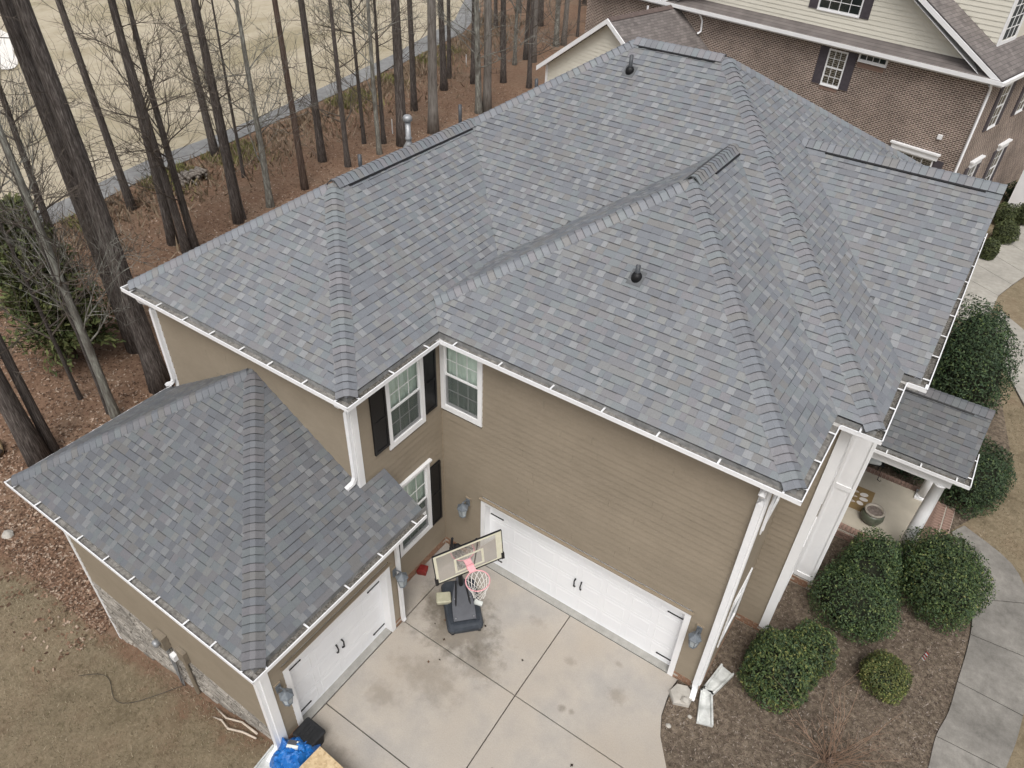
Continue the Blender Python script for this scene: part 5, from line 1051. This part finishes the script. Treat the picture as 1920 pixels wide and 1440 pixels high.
# ------------------------------------------------------------------ SHRUBS
GREENS = {'dark': [(.022, .042, .018), (.034, .060, .026), (.052, .084, .036), (.085, .120, .055)], 'mid': [(.036, .062, .020), (.060, .092, .030), (.090, .125, .040), (.145, .175, .062)], 'yellow': [(.070, .090, .026), (.115, .130, .038), (.16, .17, .052), (.22, .21, .075)], 'deep': [(.018, .036, .017), (.028, .052, .023), (.040, .068, .031), (.062, .094, .046)], 'box': [(.036, .048, .018), (.055, .068, .025), (.075, .090, .032), (.10, .115, .044)]}
def shrub(name, label, lobes, nl, ls, pal, cat='shrub', flat=.0, seed=1, hole=None):
    """lobes: (x, y, z, rx, ry, rz) ellipsoids; leaves scattered in the outer shell of their union"""
    c0 = lobes[0]; t = thing(name, label, cat, (c0[0], c0[1], 0)); rr = random.Random(seed); b = MB(); core = MB()
    vol = [l[3]*l[4]+l[4]*l[5]+l[3]*l[5] for l in lobes]
    def dist(p):
        m = 9
        for (x, y, z, rx, ry, rz_) in lobes: m = min(m, ((abs(p.x-x)/rx)**2.4+(abs(p.y-y)/ry)**2.4+(abs(p.z-z)/rz_)**2.4)**(1/2.4))
        return m
    ph = [(Vector((rr.gauss(0, 1), rr.gauss(0, 1), rr.gauss(0, 1))), rr.uniform(0, 6)) for _ in range(6)]
    while nl > 0:
        l = rr.choices(lobes, vol)[0]; d = Vector((rr.gauss(0, 1), rr.gauss(0, 1), rr.gauss(0, 1))).normalized()
        k = (abs(d.x)**2.4+abs(d.y)**2.4+abs(d.z)**2.4)**(1/2.4)
        bump = sum(math.sin(w_.dot(d)*2.6+f_) for w_, f_ in ph)*.045+sum(math.sin(w_.dot(d)*6.5+f_*2) for w_, f_ in ph)*.022
        sh = rr.choice((1, 1, .97, .93, .88, 1.03, .82, .78))*(1+bump)*rr.uniform(.97, 1.03)/k
        if rr.random() < .012: sh *= rr.uniform(1.05, 1.13)
        p = Vector((l[0]+d.x*l[3]*sh, l[1]+d.y*l[4]*sh, l[2]+d.z*l[5]*sh))
        if p.z < .03 or (len(lobes) > 1 and dist(p) < .68): nl -= .3; continue
        if hole and sh*k > .86 and (p-Vector(hole[:3])).length < hole[3]: nl -= .3; continue
        nl -= 1; n = (Vector((d.x/l[3], d.y/l[4], d.z/l[5])).normalized()+Vector((rr.gauss(0, .55), rr.gauss(0, .55), rr.gauss(0, .55)+.25))).normalized()
        a = n.orthogonal().normalized(); a.rotate(__import__('mathutils').Quaternion(n, rr.uniform(0, 6.28))); c = n.cross(a); s = ls*rr.uniform(.5, 1.45)
        g_ = GREENS[pal if not isinstance(pal, tuple) else rr.choices(pal[0], pal[1])[0]]; b.cur = rr.choices(g_, (3, 4, 3, 1.2))[0]
        tip = n*s*.18
        b.add([tuple(p-a*s-t.location), tuple(p+c*s*.45+tip-t.location), tuple(p+a*s-t.location), tuple(p-c*s*.45+tip-t.location)], [(0, 1, 2, 3)])
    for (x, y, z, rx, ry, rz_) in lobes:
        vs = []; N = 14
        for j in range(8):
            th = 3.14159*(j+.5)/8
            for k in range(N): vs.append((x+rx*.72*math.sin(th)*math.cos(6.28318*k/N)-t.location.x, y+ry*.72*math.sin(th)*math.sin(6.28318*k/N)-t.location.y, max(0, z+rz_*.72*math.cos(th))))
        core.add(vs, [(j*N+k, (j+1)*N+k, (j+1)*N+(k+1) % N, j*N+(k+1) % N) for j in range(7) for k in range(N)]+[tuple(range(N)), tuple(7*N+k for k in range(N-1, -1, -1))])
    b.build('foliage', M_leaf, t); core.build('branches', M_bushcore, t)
    MB().tube([(0, 0, -.05), (.02, 0, c0[2])], [.06, .04], 6).build('stem', M_twig, t)
    return t
shrub('holly_shrub', 'large rounded glossy green shrub beside the curving walk', [(10.33, 5.42, .75, .88, .92, .98), (10.15, 5.65, .85, .8, .75, .92), (10.55, 5.3, .7, .74, .8, .85)], 22000, .030, (('mid', 'dark', 'yellow'), (5, 5, .5)), seed=1)
shrub('holly_shrub', 'two-lobed dark shrub with a hollow centre below the porch planter', [(8.80, 3.75, .5, .86, .82, .74), (8.88, 5.1, .7, .56, .62, .72), (8.86, 4.5, .6, .68, .7, .72), (9.15, 3.9, .45, .62, .7, .66)], 20000, .029, (('dark', 'mid'), (3, 2)), seed=2, hole=(8.85, 4.25, 1.3, .26))
shrub('holly_shrub', 'leafy shrub with paler right side nearest the corner downspout', [(7.95, 1.0, .5, .62, .66, .80), (8.4, 2.05, .4, .48, .55, .60), (7.8, 1.35, .45, .5, .5, .66), (8.15, 1.5, .4, .52, .6, .66)], 17000, .033, (('mid', 'yellow', 'dark'), (4, 1.6, 4)), seed=3)
shrub('small_shrub', 'small yellowish green round shrub alone in the mulch', [(9.9, 2.38, .30, .46, .45, .40), (9.82, 2.5, .32, .36, .36, .38)], 7600, .025, (('yellow', 'box', 'mid'), (5, 2, 2)), seed=4)
shrub('tall_shrub', 'tall dense dark evergreen shrub behind the porch roof', [(9.5, 14.3, 1.3, 1.08, 1.35, 1.6), (9.65, 13.7, 1.1, 1.0, 1.0, 1.4), (9.3, 14.9, 1.4, .9, .9, 1.6)], 20000, .040, (('dark', 'deep', 'mid'), (4, 3, 1)), seed=5)
shrub('tall_shrub', 'dense dark evergreen shrub right of the porch columns', [(10.45, 9.35, .8, .76, .86, 1.0), (10.6, 9.7, .7, .62, .6, .9)], 13000, .032, (('dark', 'deep', 'mid'), (4, 3, 1)), seed=6)
shrub('tall_shrub', 'dark evergreen shrub in the shade behind the porch floor', [(9.0, 9.7, .9, .9, .7, 1.1)], 5000, .04, (('deep', 'dark'), (3, 1)), seed=16)
for i, (x, y, r_, lb) in enumerate(((9.36, 27.3, .50, 'largest clipped round bush by the pavement at the neighbour house'), (9.35, 32.3, .62, 'dark round bush against the right edge by the neighbour entrance'), (9.0, 25.1, .32, 'smallest clipped bush, lowest beside the white gutter'), (9.1, 29.2, .42, 'clipped round bush just behind the largest one'), (9.85, 29.9, .42, 'clipped round bush cut by the right edge above the pavement'))):
    shrub('clipped_bush', lb, [(x, y, .42, r_, r_, .5)], 2600, .045, 'deep' if i == 1 else 'box', 'bush', seed=20+i)
# bare twiggy shrub in the mulch bed
rb_ = random.Random(31); bt = thing('bare_shrub', 'leafless reddish twiggy shrub spreading over the mulch at the bottom', 'shrub', (9.45, .12, -.02)); tw = MB()
for k in range(60):
    a = rb_.uniform(0, 6.28); el = rb_.uniform(.25, 1.35); L_ = rb_.uniform(.6, 1.7); p = Vector((rb_.uniform(-.12, .12), rb_.uniform(-.12, .12), 0)); d = Vector((math.cos(a)*math.cos(el), math.sin(a)*math.cos(el), math.sin(el))); pts = [p]; n = 5
    for i in range(n): d = (d+Vector((rb_.gauss(0, .1), rb_.gauss(0, .1), rb_.gauss(-.02, .08)))).normalized(); pts.append(pts[-1]+d*L_/n)
    tw.tube(pts, [.007-.001*i for i in range(n+1)], 4)
    for i in range(2, n+1):
        d2 = (d+Vector((rb_.gauss(0, .6), rb_.gauss(0, .6), rb_.gauss(.1, .4)))).normalized(); l2 = rb_.uniform(.12, .4); tw.tube([pts[i], pts[i]+d2*l2*.5, pts[i]+d2*l2+Vector((0, 0, rb_.gauss(0, .04)))], [.004, .003, .002], 3)
tw.build('twigs', mat('red_twig', [(.17, .105, .07), (.30, .205, .145)], 3, .9), bt)
MB().tube([(0, 0, -.05), (.02, .02, .12)], [.1, .06], 7).build('stool', M_barkr, bt)
# ------------------------------------------------------------------ TREES
def wob(h, rr, n, amp):
    ox = [0, 0]; out = []
    vx = [rr.gauss(0, amp), rr.gauss(0, amp)]
    for i in range(n+1):
        t_ = i/n; out.append(Vector((ox[0], ox[1], h*t_))); ox[0] += vx[0]*h/n; ox[1] += vx[1]*h/n; vx[0] = vx[0]*.8+rr.gauss(0, amp)*.6; vx[1] = vx[1]*.8+rr.gauss(0, amp)*.6
    return out
def twigs(b, p, d, L_, r_, lev, rr, up=.05):
    n = 4; pts = [p]; dirs = []
    for i in range(n):
        d = (d+Vector((rr.gauss(0, .16), rr.gauss(0, .16), rr.gauss(up, .12)))).normalized(); pts.append(pts[-1]+d*L_/n); dirs.append(d)
    b.tube(pts, [r_*(1-.19*i) for i in range(n+1)], 5 if lev > 1 else 3, False)
    if lev > 0:
        for i in range(1, n+1):
            for _ in range(2 if lev > 1 else (2 if i > 1 else 1)):
                ax = Vector((rr.gauss(0, 1), rr.gauss(0, 1), rr.gauss(.25, .6))).normalized(); d2 = (dirs[i-1]*.65+ax*.8).normalized(); twigs(b, pts[i], d2, L_*rr.uniform(.38, .62), r_*.48, lev-1, rr, up)
ARCH = {}
def arch(kind, v):
    k = (kind, v)
    if k in ARCH: return ARCH[k]
    rr = random.Random(hash(kind) % 1 + v*17+{'p': 1, 'g': 2, 'h': 3, 'l': 4}[kind]); tr = MB(); br = MB(); H = 20.
    if kind in 'pg':
        pts = wob(H, rr, 14, .010); tr.tube(pts, [.40*(1.28 if i == 0 else 1.06 if i == 1 else 1)*(1-.62*i/14) for i in range(15)], 14); tr = tr.mesh('trunk', M_bark, True)
        for k_ in range(12 if kind == 'p' else 6):
            z = rr.uniform(2.2, 11); i = int(z/H*14); p = pts[i].lerp(pts[i+1], z/H*14-i); a = rr.uniform(0, 6.28); twigs(br, p, Vector((math.cos(a), math.sin(a), rr.uniform(-.15, .35))).normalized(), rr.uniform(.8, 2.6), .018, 1, rr, .02)
        cr = MB()
        for k_ in range(16):
            z = rr.uniform(12.5, 20); a = rr.uniform(0, 6.28); L_ = (21-z)*.28+.8; d = Vector((math.cos(a), math.sin(a), .25)); p = Vector((pts[int(z/H*14)].x, pts[int(z/H*14)].y, z)); br.tube([p, p+d*L_*.6, p+d*L_], [.05, .03, .015], 4, False)
            for j in range(26):
                q_ = p+d*L_*rr.uniform(.4, 1.1)+Vector((rr.gauss(0, .3), rr.gauss(0, .3), rr.gauss(.05, .22))); n_ = Vector((rr.gauss(0, 1), rr.gauss(0, 1), rr.gauss(.3, 1))).normalized(); s = n_.orthogonal()*.05; cr.cur = rr.choice(((.03, .05, .02), (.045, .07, .025), (.06, .085, .03))); cr.add([q_-s, q_+s, q_+n_*.34], [(0, 1, 2)])
        ARCH[k] = (tr, br.mesh('branches', M_twig), cr.mesh('crown', M_needle), H)
    else:
        H = 15.; pts = wob(H, rr, 16, .035); tr.tube(pts, [.5*(1.3 if i == 0 else 1)*(1-.82*i/16) for i in range(17)], 9); tr = tr.mesh('trunk', M_barkl if kind == 'l' else M_bark, True)
        for k_ in range(15):
            z = rr.uniform(2.0, 13.5); i = int(z/H*16); p = pts[i].lerp(pts[i+1], z/H*16-i); a = rr.uniform(0, 6.28); twigs(br, p, Vector((math.cos(a), math.sin(a), rr.uniform(.15, .9))).normalized(), (15.5-z)*.22+rr.uniform(.6, 1.4), .032*(1-.6*z/H)+.009, 2, rr, .06)
        ARCH[k] = (tr, br.mesh('branches', M_barkl if kind == 'l' else M_twig), None, H)
    return ARCH[k]
TREES = [(-14.19,1.19,-2.71,0.86,'p'),(-17.19,2.22,-2.82,0.8,'p'),(-28.91,9.77,-3.26,0.49,'p'),(-23.68,8.52,-3.06,0.55,'p'),(-22.44,8.37,-3.02,0.4,'h'),(-22.5,8.87,-3.02,0.37,'h'),(-23.01,11.9,-3.04,0.55,'p'),(-23.17,12.33,-3.04,0.27,'h'),(-27.6,16.03,-3.21,0.2,'h'),(-31.4,17.08,-3.32,0.58,'p'),(-23.19,14.16,-3.04,0.37,'l'),(-23.44,16.86,-3.05,0.45,'p'),(-25.7,20.4,-3.14,0.55,'p'),(-23.83,20.66,-3.07,0.34,'h'),(-25.75,24.07,-3.14,0.25,'h'),(-23.67,23.24,-3.06,0.31,'l'),(-24.72,24.79,-3.1,0.29,'h'),(-23.56,25.25,-3.06,0.79,'p'),(-27.49,31.03,-3.21,0.53,'p'),(-23.41,28.16,-3.05,0.82,'g'),(-28.82,36.1,-3.26,0.62,'p'),(-30.45,38.82,-3.31,0.42,'p'),(-23.39,33.18,-3.05,0.48,'l'),(-23.14,33.79,-3.04,0.73,'g'),(-28.02,38.75,-3.23,0.54,'p'),(-26.28,40.34,-3.16,0.54,'p'),(-23.84,40.29,-3.07,0.4,'h'),(-28.47,45.14,-3.24,0.34,'l'),(-27.66,46.76,-3.21,0.64,'g'),(-28.69,47.1,-3.25,0.45,'p'),(-34.36,58.34,-3.37,0.71,'p'),(-28.97,52.61,-3.26,0.53,'l'),(-28.62,53.34,-3.25,0.59,'g'),(-29.26,56.95,-3.27,0.28,'h'),(-29.94,61.15,-3.3,0.59,'p'),(-29.9,62.05,-3.3,0.42,'g'),(-30.49,66.76,-3.31,0.44,'p'),(-30.13,69.33,-3.3,0.39,'p'),(-36.99,54.45,-3.42,0.46,'p'),(-31.58,47.78,-3.33,0.46,'p'),(-39.18,61.69,-3.45,0.5,'g'),(-14.03,-3.38,-2.7,0.74,'p'),(-14.17,-2.86,-2.71,0.37,'p'),(-14.42,-0.71,-2.72,0.17,'h'),(-14.01,-0.71,-2.7,0.29,'l'),(-16.02,-0.83,-2.78,0.15,'h'),(-24.61,3.73,-3.1,0.34,'h'),(-24.69,1.43,-3.1,0.31,'l'),
 (-30.5,72,-3.3,.5,'p'),(-27,74,-3.2,.45,'g'),(-33,66,-3.35,.4,'p'),(-26,68,-3.2,.4,'p'),(-23,72,-3.1,.5,'p'),(-20,70,-2.9,.35,'h'),(-36,70,-3.4,.5,'p'),(-17,76,-2.8,.5,'p'),(-24,80,-3.1,.5,'g'),(-13,79,-2.6,.45,'p')]
ORD = ['first', 'second', 'third', 'fourth', 'fifth', 'sixth', 'seventh', 'eighth', 'ninth', 'tenth', 'eleventh', 'twelfth', 'thirteenth', 'fourteenth', 'fifteenth', 'sixteenth', 'seventeenth', 'eighteenth', 'nineteenth', 'twentieth', 'twenty-first', 'twenty-second', 'twenty-third', 'twenty-fourth', 'twenty-fifth', 'twenty-sixth', 'twenty-seventh', 'twenty-eighth', 'twenty-ninth', 'thirtieth']
def camx(t_):
    d = Vector((t_[0], t_[1], t_[2]))-CP; return d.dot(_r2)/d.dot(_F)
KN = {'p': ('pine_tree', 'dark scaly pine trunk', 'pine'), 'g': ('pine_tree', 'pale grey pine trunk', 'pine'), 'h': ('bare_tree', 'slender dark leafless tree', 'tree'), 'l': ('bare_tree', 'pale lichen-spotted leafless tree', 'tree')}
cnt = {}
special = {(-14.19, 1.19): 'thickest near pine trunk rising beside the left roof corner', (-17.19, 2.22): 'thick pine trunk just left behind the nearest big one', (-14.03, -3.38): 'big pine trunk at left edge above the garage roof gutter', (-14.17, -2.86): 'slimmer pine trunk right behind the left-edge big pine'}
for i, T in enumerate(sorted(TREES, key=camx)):
    x, y, z, dm_, kd = T; nm, lk, cat = KN[kd]; k = cnt.get(kd, 0); tr, br, cr, H = arch(kd, i % (5 if kd in 'pg' else 6)); rr = random.Random(i+100)
    lb = special.get((x, y))
    if not lb: lb = f"{lk} in the woods, {ORD[k]} of its kind from the left"; cnt[kd] = k+1
    t = thing(nm, lb, cat, (x, y, zt(x, y)-.08), rr.uniform(0, 6.28), 'trees in the woods behind the house')
    t.rotation_euler = (rr.gauss(0, .014), rr.gauss(0, .014), t.rotation_euler[2])
    sc_h = rr.uniform(.95, 1.2); S = Matrix.Diagonal((dm_, dm_, sc_h, 1))
    if kd in 'pg' and random.Random(i).random() < .3 and kd == 'p': pass
    o = link('trunk', tr, t, S)
    if kd == 'g': 
        o.data = o.data.copy(); o.data.materials[0] = M_barkg
    elif kd == 'p' and i % 3 == 0 and dm_ < .58: o.data = o.data.copy(); o.data.materials[0] = M_barkr
    s2 = 1 if kd in 'pg' else (.5 if abs(x+14.01) < .01 else .55+dm_*1.1)
    link('branches', br, t, Matrix.Diagonal((s2, s2, sc_h, 1)), stuff=True)
    if cr: link('crown', cr, t, Matrix.Diagonal((1, 1, sc_h, 1)))
# cedar at the left edge
def cedar(x, y, h, rad, n, label, seed):
    t = thing('cedar_tree', label, 'cedar', (x, y, zt(x, y)-.05)); rr = random.Random(seed); b = MB(); br = MB()
    MB().tube([(0, 0, 0), (.05, 0, h*.5), (.02, .05, h)], [.13, .09, .02], 8).build('trunk', M_barkr, t, True)
    for k in range(n):
        f = rr.random()**.8; z = .5+f*(h-.5); L_ = rad*(1-f*.85)*rr.uniform(.5, 1.08); a = rr.uniform(0, 6.28); d = Vector((math.cos(a), math.sin(a), rr.uniform(-.1, .4))); p = Vector((0, 0, z)); br.tube([p, p+d*L_*.6, p+d*L_], [.02, .012, .005], 3, False)
        for j in range(44):
            q_ = p+d*L_*rr.uniform(.25, 1.05)+Vector((rr.gauss(0, .12), rr.gauss(0, .12), rr.gauss(0, .09))); n_ = (d+Vector((rr.gauss(0, .7), rr.gauss(0, .7), rr.gauss(0, .5)))).normalized(); s = n_.orthogonal().normalized()*rr.uniform(.03, .055); b.cur = rr.choice(((.055, .074, .026), (.085, .105, .036), (.125, .14, .05), (.075, .080, .030))); b.add([q_-s, q_+s, q_+s*.5+n_*.2, q_-s*.5+n_*.2], [(0, 1, 2, 3)])
    b.build('crown', M_needle, t); br.build('branches', M_twig, t)
cedar(-18.6, .5, 6.3, 2.2, 420, 'dark green cedar at the left edge among bare trees', 5); cedar(-22.5, 1.0, 5.4, 1.6, 130, 'smaller cedar behind, left of the thick pine trunks', 6)
cedar(-26.5, 66, 3.2, 1.5, 50, 'dark evergreen far back under the trees near brick house', 8); cedar(-22, 64, 2.6, 1.4, 40, 'low evergreen behind the cream gable of the brick house', 9)
# woodpile
rl = random.Random(8)
lm = MB().tube([(0, -.42, 0), (0, .42, 0)], .085, 8).mesh('log', M_log, True)
for i in range(26):
    k = i % 9; lay = i//9; tt = thing if False else None
    o = link('log', lm, None); x = -29.1+rl.gauss(0, .06)-.16*k*.45*1.0; y = 13.2+k*.19+lay*.08+rl.gauss(0, .03); o.location = (-29.5+rl.gauss(0, .12), 13.2+k*.19+lay*.1, zt(-29.5)+.08+lay*.15); o.rotation_euler = (rl.gauss(0, .08), 0, R(78)+rl.gauss(0, .16)); s = rl.uniform(.75, 1.25); o.scale = (s, rl.uniform(.8, 1.2), s)
    tag(o, 'cut log in the grey woodpile by the cart path', 'log', 'logs in the woodpile')
for i, (x, y, a, lb, ml) in enumerate(((-15.3, -4.2, .4, 'grey log round at the left edge below the big pine', M_log), (-15.6, -3.9, 1.2, 'pale cut log end at left edge behind another log', M_wood), (-15.0, -4.5, .9, 'dark log lying lowest at the left edge', M_bark))):
    b = MB(); b.tube([(0, -.3, 0), (0, .3, 0)], .17, 10); o = tag(b.build('log', ml, smooth=True), lb, 'log'); o.location = (x, y, zt(x)+.15); o.rotation_euler = (0, 0, a)
for i, (x, y, lb) in enumerate(((-26.66, 24.9, 'white survey stake in leaf litter left of the flue'), (-31.4, 42.3, 'white survey stake far back between the pine trunks'), (-25.5, 26.5, 'leaning white stake right among the pines near the flue'))):
    tag(MB().box(-.03, .03, -.012, .012, 0, .95).build('stake', M_white), lb, 'stake').location = (x, y, zt(x)-.05)
tag(rockmesh(.2, .16, .14, 77).build('rock', M_greyrock), 'pale rock in the leaf litter at the far left edge', 'rock').location = (-11.6, -5.6, zt(-11.6)-.03)
# ------------------------------------------------------------------ SCATTER (stuff)
def inpoly(x, y, P):
    c = False; j = len(P)-1
    for i in range(len(P)):
        if (P[i][1] > y) != (P[j][1] > y) and x < (P[j][0]-P[i][0])*(y-P[i][1])/(P[j][1]-P[i][1])+P[i][0]: c = not c
        j = i
    return c
def scatter(name, n, fn, size, cols, label, cat, m=M_chip, asp=.4, tilt=.35, lift=.01, seed=1, blade=False):
    rr = random.Random(seed); b = MB()
    for _ in range(n):
        q_ = fn(rr)
        if q_ is None: continue
        x, y, z = q_; a = rr.uniform(0, 6.28); s = size*rr.uniform(.5, 1.4); b.cur = rr.choice(cols); ca, sa = math.cos(a), math.sin(a)
        if blade:
            dx, dy = ca*s*.12, sa*s*.12; lx, ly = rr.gauss(0, .5)*s, rr.gauss(0, .5)*s; b.add([(x-dx, y-dy, z), (x+dx, y+dy, z), (x+lx, y+ly, z+s)], [(0, 1, 2)])
        else:
            t1, t2 = rr.gauss(0, tilt)*s, rr.gauss(0, tilt)*s*asp; z += lift
            b.add([(x-ca*s+sa*s*asp, y-sa*s-ca*s*asp, z-t1-t2), (x+ca*s+sa*s*asp, y+sa*s-ca*s*asp, z+t1-t2), (x+ca*s-sa*s*asp, y+sa*s+ca*s*asp, z+t1+t2), (x-ca*s-sa*s*asp, y-sa*s+ca*s*asp, z-t1+t2)], [(0, 1, 2, 3)])
    o = b.build(name, m); tag(o, label, cat); o['kind'] = 'stuff'; return o
def in_bed(rr):
    x, y = rr.uniform(6.3, 11.5), rr.uniform(-4, 12); return (x, y, -.022) if inpoly(x, y, BP) and not (x < 7.4 and y > 0 and y < 2.15 and x < 6.72) and not (7.4 < x < 9.9 and y > 5.9 and y < 8.8) else None
scatter('mulch_chips', 42000, in_bed, .017, [(.06, .044, .034), (.10, .075, .058), (.15, .116, .092), (.20, .16, .13), (.08, .058, .044), (.13, .095, .073), (.11, .083, .064), (.26, .22, .185)], 'wood mulch chips and leaf bits over the planting bed', 'mulch', asp=.38, seed=2)
def in_woods(rr):
    y = -6.0+46*rr.random()**1.9+(-abs(rr.gauss(0, .7)) if rr.random() < .12 else 0); x = -6.2-24*rr.random()**1.35
    return (x, y, zt(x, y)-.04) if x > pathx(y)+.6 else None
scatter('leaf_litter', 90000, in_woods, .036, [(.12, .070, .045), (.20, .122, .080), (.28, .19, .135), (.16, .095, .062), (.36, .28, .215), (.08, .048, .032)], 'reddish brown fallen leaves over the woodland floor', 'leaves', asp=.55, seed=3)
def in_lawn(rr):
    if rr.random() < .6:
        y = -5.9-rr.random()**1.3*6; x = rr.uniform(-11, .4); return (x, y, zt(x)-.05)
    x, y = rr.uniform(11, 15.5), rr.uniform(-4, 15)
    if inpoly(x, y, BP) or any(False for _ in ()): return None
    xi = [a for a, b_ in WI]; 
    if y < 8 and x < 12.62: return None
    return (x, y, -.05)
scatter('dry_grass', 60000, in_lawn, .05, [(.21, .17, .11), (.29, .24, .165), (.15, .12, .075), (.36, .31, .22), (.17, .15, .085)], 'dormant brown lawn grass', 'grass', seed=4, blade=True)
def in_weeds(rr):
    y = rr.uniform(4, 46); x = pathx(y)+.5+abs(rr.gauss(0, 1.3)); 
    if math.sin(y*1.1)+math.sin(y*.43+1) < .2: return None
    return (x, y, zt(x, y)-.05)
scatter('green_weeds', 15000, in_weeds, .30, [(.15, .165, .05), (.21, .20, .075), (.25, .215, .10), (.12, .135, .04)], 'yellow-green weeds along the edge of the cart path', 'weeds', seed=5, blade=True)
def in_brush(rr):
    y = rr.uniform(2, 60); x = pathx(y)+.6+abs(rr.gauss(0, 2.6)); return (x, y, zt(x, y)-.05)
scatter('dry_brush', 7000, in_brush, .42, [(.20, .15, .10), (.27, .21, .15), (.15, .11, .075)], 'dry brown brush and grass tufts between trees and cart path', 'brush', seed=6, blade=True)
# leaves dropped on the concrete
rl = random.Random(14)
for i in range(13):
    x, y = rl.uniform(.9, 6.0), rl.uniform(-4.6, -.2); s = rl.uniform(.018, .036); b = MB(); b.cur = rl.choice(((.05, .03, .02), (.03, .02, .015), (.12, .07, .045)))
    pts = [(s*(1 if k % 2 == 0 else .55)*math.cos(6.28*k/8)*1.4, s*(1 if k % 2 == 0 else .5)*math.sin(6.28*k/8), .006+.01*(k % 3)) for k in range(8)]; b.add(pts, [tuple(range(8))])
    o = tag(b.build('fallen_leaf', M_chip), 'small dry leaf lying on the driveway concrete', 'leaf', 'leaves dropped on the driveway'); o.location = (x, y, .002); o.rotation_euler = (0, 0, rl.uniform(0, 6))
